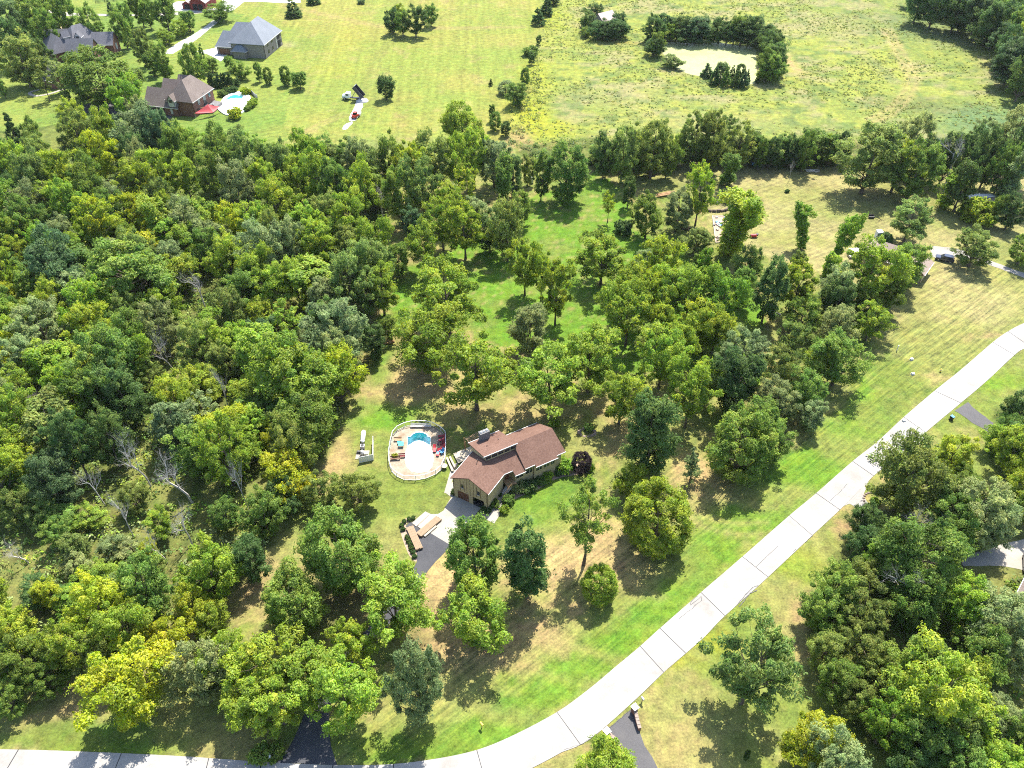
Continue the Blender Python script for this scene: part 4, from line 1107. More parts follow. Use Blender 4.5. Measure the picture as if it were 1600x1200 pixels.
# propane tank, pump equipment and its L shaped screen
tk = tag(empty("propane_tank", at(568, 686), R(3)), "white cylindrical propane tank lying on the lawn left of the pool", "propane tank")
f = MB(); f.tube((0, -1.35, .75), (0, 1.35, .75), .48, .48, 16)
for s in (-1, 1):
    for a_, r0, b_, r1 in ((1.35, .48, 1.55, .38), (1.55, .38, 1.66, .16)): f.tube((0, s * a_, .75), (0, s * b_, .75), r0, r1, 16)
f.build("body", M['white'], tk, True)
for y in (-.9, .9):
    f = MB(); f.box((0, y, .16), (.7, .16, .32)); f.build("foot", M['stone'], tk)
f = MB(); f.tube((0, 0, 1.2), (0, 0, 1.38), .16, .14, 10); f.build("valve_cap", M['steel'], tk)
sc = tag(empty("privacy_screen"), "white L-shaped board screen on the lawn left of the pool", "screen")
pts = GP([(562, 723.5), (583.5, 719), (584, 691)])
for p, q_ in zip(pts[:-1], pts[1:]):
    n = int(math.dist(p, q_) / .42)
    for k in range(n):
        a_ = [p[i] + (q_[i] - p[i]) * (k + .03) / n for i in (0, 1)]; b_ = [p[i] + (q_[i] - p[i]) * (k + .97) / n for i in (0, 1)]
        f = MB(); f.bar((*a_, .85), (*b_, .85), .05, 1.6); f.build("plank", M['white'], sc)
for p in pts:
    f = MB(); f.bar((*p, 0), (*p, 1.75), .13); f.build("post", M['white'], sc)
pm = tag(empty("pool_pump", at(566.5, 711)), "grey and white pool pump and filter behind the white screen", "pump")
f = MB(); f.tube((0, 0, .2), (0, 0, 1.1), .36, .36, 14); f.dome((0, 0, 1.1), .36, .36, .25, 14); f.build("filter_tank", M['offwhite'], pm, True)
f = MB(); f.box((-.8, .5, .35), (.8, .5, .5)); f.build("motor", M['black'], pm, bevel=.05)
f = MB(); f.box((.8, -.3, .5), (.7, .6, .9)); f.build("heater", M['steel'], pm, bevel=.04)
f = MB(); f.tube((-.8, .5, .6), (0, .2, .9), .06); f.tube((.1, 0, .5), (.8, -.3, .6), .06); f.tube((.3, .9, .06), (.3, -.8, .06), .06); f.build("pipe", M['white'], pm)
f = MB(); f.box((0, 0, .06), (2.6, 2.4, .12)); f.build("base", M['pad'], pm)
ac = tag(empty("cooling_unit", at(567, 701)), "grey boxy cooling unit between the propane tank and the pump", "cooling unit")
f = MB(); f.box((0, 0, .5), (.85, .85, 1.0)); f.build("cabinet", M['steel'], ac, bevel=.04)
f = MB(); f.tube((0, 0, 1.0), (0, 0, 1.04), .34, .34, 14); f.build("fan_grille", M['black'], ac)
rt = tag(empty("round_table", at(694.5, 731.5)), "round pale table between the pool fence and the house", "table")
f = MB(); f.tube((0, 0, .68), (0, 0, .74), .62, .62, 16); f.build("tabletop", M['palelumber'], rt)
f = MB(); f.tube((0, 0, 0), (0, 0, .68), .1); f.build("pedestal", M['timber'], rt)

# lumber
def lumber(name, label, A, B, width, nx, nz, t, mat, z0=.06, group="lumber on the driveway"):
    a_, b_ = Vector(G(*A)), Vector(G(*B))
    c = (a_ + b_) / 2; d = b_ - a_; L = d.length
    root = tag(empty(name, (c.x, c.y, 0), math.atan2(d.y, d.x)), label, "lumber stack", group)
    me = None
    random.seed(int(L * 100))
    for k in range(nz):
        for j in range(nx):
            y = -width / 2 + (j + .5) * width / nx
            if me is None:
                f = MB(); f.box((0, 0, 0), (L, width / nx - .02, t - .012)); o = f.build("plank", mat, root); me = o.data
            else: o = link_mesh("plank", me, root)
            o.location = (random.uniform(-.09, .09), y, z0 + t * (k + .5)); o.rotation_euler.z = random.uniform(-.003, .003)
    for s in (-.35, .35):
        f = MB(); f.box((s * L, 0, z0 / 2 + .0), (.1, width, z0)); f.build("bearer", M['timber'], root)
lumber("lumber_stack", "long brown stack of new boards lying beside the row of round shrubs", (640.5, 825.5), (655.5, 860), 1.35, 7, 3, .16, M['lumber'], .1)
lumber("lumber_stack", "wide brown stack of new boards across the join of asphalt and concrete", (654.5, 838), (686, 811.5), 1.35, 7, 3, .15, M['lumber'], .1)
lumber("lumber_stack", "narrow pale board pack on the house side of the wide brown stack", (663, 839), (681.5, 823), .5, 3, 2, .13, M['palelumber'], .08)
lumber("lumber_stack", "pale loose boards on the concrete nearest the shrub bed corner", (648, 821), (667, 803), 1.0, 5, 1, .09, M['palelumber'], .07)
lumber("lumber_stack", "pale yellowish boards between the loose boards and the wide brown stack", (656, 826), (675, 808.5), 1.0, 5, 1, .1, M['palelumber'], .07)
lumber("lumber_stack", "left pale timber beside the house corner near the round table", (698.5, 717.5), (707.5, 738.5), .4, 2, 2, .2, M['palelumber'], .1, "timbers by the house")
lumber("lumber_stack", "right pale timber beside the house corner near the deck", (703, 716), (711.5, 733), .4, 2, 2, .2, M['palelumber'], .1, "timbers by the house")
tag(sheet("mulch_bed", [smooth_line(GP([(651, 808), (640, 808), (631, 812), (625, 820), (626, 832), (631, 848), (640, 869), (650, 878), (651.5, 866), (645, 848), (637, 826), (634, 820), (641, 814)]), .8)], .025, M['mulch'], None, .06), kind='structure')
tag(sheet("mulch_bed", [smooth_line(GP([(785, 778), (800, 765), (815, 760), (840, 750), (868, 738), (905, 722), (925, 735), (900, 742), (870, 748), (840, 765), (815, 775), (795, 785)]), 1)], .02, M['mulch'], None, .05), kind='structure')
tag(sheet("mulch_bed", [smooth_line(GP([(750, 800), (757, 795), (770, 790), (775, 796), (768, 805), (757, 811)]), 1)], .02, M['mulch'], None, .05), kind='structure')

# brick entrance walls of the lower right driveway
def entrance(base, curve, label):
    t = tag(empty("entrance_wall"), label, "wall", "brick walls flanking the lower right driveway")
    p = G(*base)
    f = MB(); f.box((*p, .8), (.75, .75, 1.6), R(35)); pil = f.build("pillar", M['brick'], t, bevel=.02)
    f = MB(); f.box((*p, 1.66), (.95, .95, .12), R(35)); f.build("cap", M['white'], pil)
    P = smooth_line(GP([base] + curve), .42)
    for k, (a_, b_) in enumerate(zip(P[:-1], P[1:])):
        h = 1.15 - .5 * k / len(P)
        f = MB(); f.bar((*a_, h / 2), (*b_, h / 2), .4, h); f.build("wall_section", M['brick'], t)
        f = MB(); f.bar((*a_, h + .05), (*b_, h + .05), .52, .1); f.build("coping_stone", M['tanroof'], t)
    return p
e1p = entrance((947, 1150), [(955, 1155), (963, 1162), (968, 1169.5)], "curved brick wall with a white-capped pillar left of the lower right driveway")
e2p = entrance((990.5, 1113), [(993, 1121), (995.5, 1131), (999, 1142)], "curved brick wall with a white-capped pillar right of the lower right driveway")
def mailbox(px, py, label, mat='offwhite', rz_=30):
    t = tag(empty("mailbox", at(px, py), R(rz_)), label, "mailbox", "mailboxes along the road")
    f = MB(); f.bar((0, 0, 0), (0, 0, 1.05), .11); f.build("post", M['timber'], t)
    f = MB(); f.box((0, 0, 1.12), (.3, .62, .16)); f.tube((0, -.31, 1.2), (0, .31, 1.2), .15, .15, 12); f.build("box", M[mat], t)
    f = MB(); f.box((.18, .1, 1.25), (.02, .05, .26)); f.build("flag", M['red'], t)
mailbox(1003, 1097, "white mailbox on a post beside the right brick entrance wall")
mailbox(424, 1187, "white mailbox in the shrub bed at the foot of the asphalt driveway", 'white', 5)
mailbox(753, 1137, "small pale yellow topped mailbox on the green verge above the bottom road bend", 'yellow', 40)
# wheelie bin
bn_ = tag(empty("wheelie_bin", at(1486, 656), R(30)), "black wheelie bin with a blue lid at the mouth of the side driveway", "bin")
f = MB(); f._add([(-.25, -.28, 0), (.25, -.28, 0), (.25, .28, 0), (-.25, .28, 0), (-.33, -.36, 1.0), (.33, -.36, 1.0), (.33, .36, 1.0), (-.33, .36, 1.0)], [(3, 2, 1, 0), (4, 5, 6, 7), (0, 1, 5, 4), (1, 2, 6, 5), (2, 3, 7, 6), (3, 0, 4, 7)]); f.build("body", M['black'], bn_)
f = MB(); f.box((0, 0, 1.05), (.7, .8, .08), 0, R(5)); f.build("lid", M['blue'], bn_, bevel=.03)
for s in (-.3, .3):
    f = MB(); f.tube((s - .04, .32, .12), (s + .04, .32, .12), .12, .12, 10); f.build("wheel", M['rubber'], bn_)
# utility boxes and posts
def marker(px, py, kind, label):
    t = tag(empty("utility_box" if kind == 'box' else "marker_post", at(px, py), R(20)), label, "utility box" if kind == 'box' else "post")
    if kind == 'box':
        f = MB(); f.box((0, 0, .22), (.7, .5, .44)); f.build("cover", M['white'], t, bevel=.04); f = MB(); f.box((0, 0, .02), (.9, .7, .04)); f.build("base", M['pad'], t)
    else:
        f = MB(); f.bar((0, 0, 0), (0, 0, 1.5), .14); f.build("post", M['white'], t); f = MB(); f.box((0, 0, 1.53), (.2, .2, .06)); f.build("cap", M['yellow' if kind == 'y' else 'white'], t)
marker(1412, 658, 'box', "white utility box on the green verge across the road from the wheelie bin")
marker(1426, 585, 'box', "white utility box on the lawn where the two mowing strips meet")
marker(1424, 562, 'box', "white utility box higher up the lawn near the tall white post")
marker(1401, 548, 'p', "tall white post at the top of the green strip right of the tree line")
marker(1442, 686, 'box', "white utility box at the road edge, further from the leafy tree")
marker(1433, 693, 'box', "white utility box touching the crown of the road-edge leafy tree")
hy = tag(empty("fire_hydrant", at(1469, 581)), "yellow fire hydrant on the verge of the upper road", "hydrant")
f = MB(); f.tube((0, 0, 0), (0, 0, .7), .16, .14, 12); f.dome((0, 0, .7), .17, .17, .18, 12); f.build("body", M['yellow'], hy, True)
for s in (-1, 1):
    f = MB(); f.tube((0, 0, .5), (s * .27, 0, .5), .08, .08, 8); f.build("nozzle", M['white'], hy)

# vehicles
def wheel(root, x, y, r, w):
    f = MB(); f.tube((x, y - w / 2, r), (x, y + w / 2, r), r, r, 14); o = f.build("wheel", M['rubber'], root)
    f = MB(); f.tube((x, y - w / 2 - .01, r), (x, y + w / 2 + .01, r), r * .55, r * .55, 10); f.build("rim", M['steel'], o)
def suv(px, py, rz_, mat, label, L=4.7, Wd=1.85):
    t = tag(empty("parked_car", at(px, py), R(rz_)), label, "car")
    side = [(-L / 2, .45), (-L / 2, 1.0), (-L / 2 + .35, 1.1), (L * .22, 1.08), (L / 2 - .1, .95), (L / 2, .7), (L / 2, .4)]
    def extr(prof, y0, y1, inset=0):
        n = len(prof); vs_ = [(x, y0, z) for x, z in prof] + [(x, y1, z) for x, z in prof]
        f = MB(); f._add(vs_, [tuple(range(n)), tuple(range(2 * n - 1, n - 1, -1))] + [((i + 1) % n, i, n + i, n + (i + 1) % n) for i in range(n)]); return f
    extr(side, -Wd / 2, Wd / 2).build("body", mat, t, bevel=.08)
    cabp = [(-L / 2 + .12, 1.08), (-L / 2 + .45, 1.62), (L * .06, 1.64), (L * .24, 1.08)]
    extr(cabp, -Wd / 2 + .1, Wd / 2 - .1).build("cabin", M['glass'], t, bevel=.04)
    f = MB(); f.box((-L * .13 - .0, 0, 1.68), (L * .43, Wd - .32, .07)); f.build("roof_panel", mat, t, bevel=.03)
    for x in (-L * .31, L * .31):
        for y in (-Wd / 2 + .1, Wd / 2 - .1): wheel(t, x, y, .36, .24)
    for y in (-.65, .65):
        f = MB(); f.box((L / 2 - .02, y, .75), (.1, .35, .14)); f.build("headlight", M['white'], t)
        f = MB(); f.box((-L / 2 + .01, y, .9), (.08, .2, .3)); f.build("tail_light", M['red'], t)
suv(1475, 407, 155, M['carblue'], "dark blue sport utility car parked on the grass by the gravel drive")
suv(1606, 884, 65, M['carblue'], "dark car with a blue tailgate on the pale gravel yard at the right edge")
suv(245, 174.5, 160, M['cargrey'], "grey car parked before the open garage of the red brick house")
# dump truck tipping gravel
dt = tag(empty("dump_truck", at(553, 156), R(168)), "white-cab dump truck with its dark tipper raised above the white gravel", "truck")
f = MB(); f.box((-.4, 0, .85), (7.4, .9, .3)); f.build("chassis", M['black'], dt)
f = MB(); f.box((2.1, 0, 1.75), (1.7, 2.3, 1.9)); f.build("cab", M['carcab'], dt, bevel=.15)
f = MB(); f.box((3.5, 0, 1.35), (1.5, 1.9, 1.1)); f.build("hood", M['carcab'], dt, bevel=.2)
f = MB(); f.box((2.96, 0, 2.15), (.06, 1.9, .7), 0, 0, R(-10)); f.build("windscreen", M['glass'], dt)
for y in (-1.17, 1.17):
    f = MB(); f.box((2.1, y, 2.15), (.9, .04, .65)); f.build("side_window", M['glass'], dt)
f = MB(); f.box((4.28, 0, .7), (.18, 2.2, .35)); f.build("bumper", M['steel'], dt)
bed = empty("tipper_body", (-3.3, 0, 1.2), 0); bed.parent = dt; bed.rotation_euler = (0, R(-50), 0)
f = MB(); f.box((2.3, 0, .06), (4.8, 2.3, .12)); f.build("bed_floor", M['black'], bed)
for y in (-1.15, 1.15):
    f = MB(); f.box((2.3, y, .7), (4.8, .1, 1.3)); f.build("bed_side", plain("tipper_paint", (.05, .05, .06), .5), bed)
f = MB(); f.box((4.7, 0, .7), (.1, 2.3, 1.3)); f.build("bed_headboard", M['steel'], bed)
f = MB(); f.tube((.6, 0, 1.1), (-1.0, 0, 3.2), .13); f.build("hydraulic_ram", M['steel'], dt)
for x, w in ((3.3, .35), (-1.9, .6), (-3.2, .6)):
    for y in (-.95, .95): wheel(dt, x, y, .52, w)
x_, y_ = G(566, 158)
gp = MB(); gp.dome((x_, y_, 0), 2.4, 2.2, 1.0, 14, 4); tag(gp.build("gravel_pile", M['white_gravel'], None, True), kind='stuff')
# red skid loader
ld = tag(empty("skid_loader", at(555.5, 184.5), R(70)), "small red loader standing on the white gravel strip", "loader")
f = MB(); f.box((-.2, 0, .95), (2.2, 1.5, .9)); f.build("body", M['tractor'], ld, bevel=.12)
f = MB(); f.box((.1, 0, 1.75), (1.2, 1.2, .8)); f.build("cab_frame", M['black'], ld, bevel=.05)
f = MB(); f.box((.1, 0, 2.2), (1.4, 1.35, .1)); f.build("cab_roof", M['tractor'], ld, bevel=.04)
for y in (-.9, .9):
    f = MB(); f.bar((-1.1, y, 1.6), (1.7, y, .6), .14, .2); f.build("lift_arm", M['tractor'], ld)
    for x in (-.85, .75): wheel(ld, x, y * .95, .42, .3)
f = MB(); f.box((2.0, 0, .35), (.7, 1.9, .1)); f.box((1.68, 0, .6), (.1, 1.9, .6)); f.build("bucket", M['steel'], ld)

# garden plot, wood piles, stones, trampoline and other yard things on the right
def pile(px, py, L, wd, rz_, label, n=14, mat='deadwood', h=.8):
    t = tag(empty("wood_pile", at(px, py), R(rz_)), label, "wood pile")
    random.seed(int(px))
    for k in range(n):
        f = MB(); y = random.uniform(-wd / 2, wd / 2); z = random.uniform(.12, h); x = random.uniform(-L * .12, L * .12)
        f.tube((x - L / 2 * random.uniform(.5, 1), y, z), (x + L / 2 * random.uniform(.5, 1), y + random.uniform(-.3, .3), z + random.uniform(-.15, .15)), random.uniform(.08, .17), None, 6); f.build("log", M[mat], t)
pile(1041, 306, 7, 2.0, 20, "long reddish log pile left of the thin tall tree in the right yard", 16, 'timber')
pile(1070, 358, 6, 1.6, -30, "dark log pile at the foot of the round grey-green tree", 14, 'bark')
pile(600, 536, 5, 1.2, 5, "small brown branch pile at the edge of the wood beside the lawn", 12, 'timber', .6)
pile(588, 527, 3, 1.0, 50, "pale branch pile just behind the brown one at the wood edge", 8, 'deadwood', .5)
pile(1205, 487, 5, .5, -35, "fallen pale log lying at the foot of the tall dark tree", 3, 'deadwood', .3)
pile(1268, 268, 4, 1.4, -15, "grey branch pile below the hedgerow right of the bare stump", 10, 'deadwood', .6)
pile(1046, 258, 6, 1.4, 12, "grey branch pile at the foot of the hedgerow clump", 10, 'deadwood', .6)
fp = tag(empty("stone_ring", at(1116, 323)), "dark stone ring beneath the trees in the upper right yard", "stone ring")
for k in range(22):
    a_ = 2 * math.pi * k / 22; f = MB(); f.box((4.6 * math.cos(a_), 3.2 * math.sin(a_), .3), (1.15, .6, .6 + .2 * (k % 3)), a_ + 1.57); f.build("stone", M['bark'], fp, bevel=.06)
wt = tag(empty("boulder", at(1120, 318)), "pale boulder inside the dark stone ring", "boulder"); f = MB(); f.dome((0, 0, 0), .9, .7, .7, 9, 4); f.build("rock", M['stone'], wt)
gd = tag(empty("garden_bed"), "rectangular vegetable garden of rows and pale edging boards in the right yard", "garden")
gq = GP([(1113, 338), (1133, 338), (1140, 378), (1118, 380)])
f = MB(); f.prism(gq, 0, .12); f.build("soil", M['mulch'], gd)
for p, q_ in zip(gq, gq[1:] + gq[:1]):
    f = MB(); f.bar((*p, .15), (*q_, .15), .2, .3); f.build("edging_board", M['palelumber'], gd)
random.seed(3)
for k in range(26):
    s, t_ = random.random(), random.random()
    p = [(gq[0][i] * (1 - s) + gq[1][i] * s) * (1 - t_) + (gq[3][i] * (1 - s) + gq[2][i] * s) * t_ for i in (0, 1)]
    f = MB(); f.box((*p, .3), (random.uniform(.3, .9), random.uniform(.3, .9), .35), random.random()); f.build("planter", M[random.choice(['palelumber', 'stone', 'blue', 'offwhite', 'mulch', 'pad'])], gd)
def junk(px, py, items, label, cat, name):
    t = tag(empty(name, at(px, py)), label, cat)
    for x, y, z, dx, dy, dz, mat, nm in items:
        f = MB(); f.box((x, y, z), (dx, dy, dz), x); f.build(nm, M[mat], t, bevel=.04)
junk(1177, 371, [(0, 0, .6, 1.6, .7, .7, 'red', 'body'), (1.0, .2, .8, .8, .6, .5, 'black', 'seat'), (-.8, 0, .35, .5, .3, .6, 'rubber', 'wheel')], "red ride-on mower beside the tall leaning vine-clad tree", "mower", "ride_on_mower")
junk(1335, 398, [(0, 0, .8, 3.5, 2.2, 1.4, 'white', 'body'), (1.5, 1.8, .5, 2.2, 1.2, .9, 'offwhite', 'cover'), (-1.5, -1.2, .4, 1.8, 1.2, .7, 'steel', 'frame')], "heap of white covered things left of the tan-roofed house", "covered heap", "covered_heap")
junk(1530, 309, [(0, 0, .5, 12, 1.6, .9, 'white', 'cover'), (3.6, -1.4, .35, 7, 1.4, .6, 'tanroof', 'block_pile')], "white tarpaulin over a long stack behind the yellow-green garden patch", "covered stack", "covered_stack")
junk(1371.5, 372, [(0, 0, 1.2, 1.6, 1.6, 2.2, 'white', 'tank')], "white tank beside the tan-roofed house", "tank", "water_tank")
junk(1189, 340, [(0, 0, .35, .9, .8, .7, 'bark', 'block'), (.3, .2, .8, .4, .3, .2, 'offwhite', 'top')], "small dark chopping block alone in the middle of the right yard", "chopping block", "chopping_block")
junk(1361, 341, [(0, 0, .4, 1.6, .8, .5, 'black', 'seat'), (0, .4, .8, 1.6, .15, .6, 'black', 'backrest')], "dark bench in the tree shadow of the right yard", "bench", "garden_bench")
junk(831, 285, [(0, 0, .8, .9, 1.6, 1.5, 'white', 'body'), (0, 0, 1.7, 1.0, 1.7, .15, 'offwhite', 'lid')], "narrow white box standing behind the trees at the field corner", "box", "storage_box")
junk(1182, 258, [(0, 0, .7, 3.6, 1.5, .8, 'blue', 'hull'), (0, 0, 1.15, 2.4, 1.1, .3, 'offwhite', 'cover')], "small blue boat stored under the hedgerow", "boat", "stored_boat")
st_ = tag(empty("rock_bed", at(917, 676)), "ring of pale rocks under the tree right of the house", "rock bed")
random.seed(9)
for k in range(13):
    a_ = 2 * math.pi * k / 13; f = MB(); f.dome((1.7 * math.cos(a_), 1.2 * math.sin(a_), 0), random.uniform(.25, .5), random.uniform(.25, .4), random.uniform(.2, .45), 7, 3); f.build("rock", M['tanroof'], st_)
st_ = tag(empty("rock_bed", at(1367, 785)), "curved stone edged flower bed on the lawn tip beside the gravel apron", "rock bed")
for k in range(12):
    a_ = 1.2 + 3.6 * k / 12; f = MB(); f.dome((2.0 * math.cos(a_), 2.4 * math.sin(a_), 0), .32, .26, .3, 7, 3); f.build("rock", M['tanroof'], st_)
st_ = tag(empty("rock_bed", at(424, 1183)), "stone edged shrub bed beside the foot of the asphalt driveway", "rock bed")
for k in range(18):
    a_ = 2 * math.pi * k / 18; f = MB(); f.dome((2.6 * math.cos(a_), 1.0 * math.sin(a_) + .2, 0), .28, .24, .26, 7, 3); f.build("rock", M['tanroof'], st_)
# fences of the far properties
def post_fence(pts, step, h, mat, label, rails=3):
    t = tag(empty("post_and_rail_fence"), label, "fence")
    P = GP(pts)
    for p, q_ in zip(P[:-1], P[1:]):
        n = max(1, int(math.dist(p, q_) / step))
        for k in range(n):
            a_ = [p[i] + (q_[i] - p[i]) * k / n for i in (0, 1)]; b_ = [p[i] + (q_[i] - p[i]) * (k + 1) / n for i in (0, 1)]
            f = MB(); f.bar((*a_, 0), (*a_, h), .16); f.build("post", M[mat], t)
            for r_ in range(rails):
                z = h * (r_ + .8) / rails; f = MB(); f.bar((*a_, z), (*b_, z), .06, .14); f.build("rail", M[mat], t)
post_fence([(150, 6), (178, 2), (206, -1)], 3.2, 1.5, 'black', "dark post and rail fence at the top edge behind the conical evergreen")
post_fence([(56, 62), (72, 50), (90, 36), (104, 27)], 3.0, 1.4, 'steel', "grey wire panel fence running from the left trees towards the lane", 4)
tag(sheet("vegetable_patch", [GP([(80, 53), (96, 42), (112, 30), (117, 31), (102, 44), (84, 57)])], .05, M['mulch'], None, .08), kind='structure')
# ------------------------------------------------------------------ trees
def leaf_quads(cen, rad, n, size, rng, ctint, up=.35, flat=.6, under=.45):
    """n leaf sprays on the shell of every clump; returns verts, quads, per-face tint"""
    k = len(cen)
    d = rng.normal(size=(k, n, 3)); d /= np.linalg.norm(d, axis=2, keepdims=True)
    flip = (d[..., 2] < -.15) & (rng.random((k, n)) < under)
    d[..., 2] = np.where(flip, -d[..., 2], d[..., 2])
    u = 1.08 - .38 * rng.random((k, n, 1)) ** 1.7
    p = cen[:, None] + d * rad[:, None] * u
    nr = d * 1.05 + rng.normal(size=d.shape) * .45 + np.array([0, 0, up])
    nr /= np.linalg.norm(nr, axis=2, keepdims=True)
    t = np.cross(nr, rng.normal(size=d.shape)); t /= np.linalg.norm(t, axis=2, keepdims=True) + 1e-9
    b_ = np.cross(nr, t)
    s = size * (.6 + .8 * rng.random((k, n, 1)))
    t = t * s; b_ = b_ * s * flat
    bend = nr * s * .18
    v = np.stack([p - t - bend, p - b_ * .9 + bend * .5, p + t - bend, p + b_ + bend * .5], 2).reshape(-1, 3)
    q_ = np.arange(len(v)).reshape(-1, 4)
    tint = np.ones((k, n, 4))
    tint[..., 0] = ctint[:, None] * (.78 + .44 * rng.random((k, n)))
    hc = (rng.random((k, 1)) - .5) * .035
    tint[..., 1] = .5 + (rng.random((k, n)) - .5) * .03 + (ctint[:, None] - 1) * -.04 + hc
    tint[..., 2] = .92 + .2 * rng.random((k, n))
    return v, q_, tint.reshape(-1, 4)
def leaf_mesh(name, v, q_, tint, mat, cols=None):
    me = mesh_np(name, v, q_)
    a = me.attributes.new("tint", 'FLOAT_COLOR', 'FACE'); a.data.foreach_set("color", tint.astype(np.float32).ravel())
    if cols is not None:
        a = me.attributes.new("Col", 'FLOAT_COLOR', 'FACE'); a.data.foreach_set("color", cols.astype(np.float32).ravel())
    me.materials.append(mat)
    return me
SPEC = {  # W, H, crown base, clumps, leaves per clump, clump radius, leaf, profile, surface bias, flatness of a clump, lobes
 'oak':  (12, 16, .10, 110, 205, 1.08, .205, 'dome', .45, .66, .60),
 'wal':  (12, 16, .20, 80, 230, 1.06, .21, 'dome', .42, .58, .75),
 'rnd':  (12, 14, .03, 230, 165, .80, .18, 'ball', .13, .74, .06),
 'map':  (12, 16, .06, 150, 190, 1.02, .20, 'dome', .26, .68, .28),
 'tall': (8, 17, .10, 100, 190, .92, 0.2, 'oval', .36, .70, .42),
 'oval': (5, 8, .10, 70, 110, .62, 0.16, 'oval', .30, .80, .12),
 'con':  (6, 12, .04, 120, 120, .62, 0.16, 'cone', .30, .60, .15),
 'arb':  (1.8, 5, .02, 44, 60, .36, .15, 'spire', .25, 1.1, .08),
 'vine': (5, 16, .03, 92, 140, .72, 0.19, 'vine', .45, .9, .50),
 'wil':  (11, 12, .10, 150, 190, .72, 0.145, 'dome', .50, .55, .30),
 'spa':  (11, 17, .34, 60, 130, .85, 0.19, 'dome', .75, .60, .45),
 'shr':  (3, 2.2, .0, 46, 70, .42, .15, 'ball', .30, .80, .30),
 'sap':  (4, 9, .12, 46, 50, .45, 0.13, 'cone', .8, .4, .3),
}
NVAR = {'map': 3, 'oak': 4, 'wal': 4, 'rnd': 2, 'tall': 4, 'oval': 2, 'con': 2, 'arb': 2, 'vine': 3, 'wil': 2, 'spa': 2, 'shr': 3, 'sap': 1, 'dead': 4}
def prof(kind, t):
    if kind == 'dome': return np.sqrt(np.clip(1 - ((t - .42) / .60) ** 2, 0, 1)) * (.62 + .38 * np.minimum(1, t / .3))
    if kind == 'ball': return np.sqrt(np.clip(1 - ((t - .44) / .57) ** 2, .02, 1))
    if kind == 'oval': return np.sqrt(np.clip(1 - ((t - .45) / .57) ** 2, .01, 1))
    if kind == 'cone': return (1.02 - t) ** .8
    if kind == 'spire': return np.minimum(1, (1.03 - t) * 1.9) ** .7 * .95
    if kind == 'vine': return np.where(t < .45, .42 + .25 * np.sin(t * 9), np.sqrt(np.clip(1 - ((t - .74) / .30) ** 2, .05, 1)))
    return np.ones_like(t)
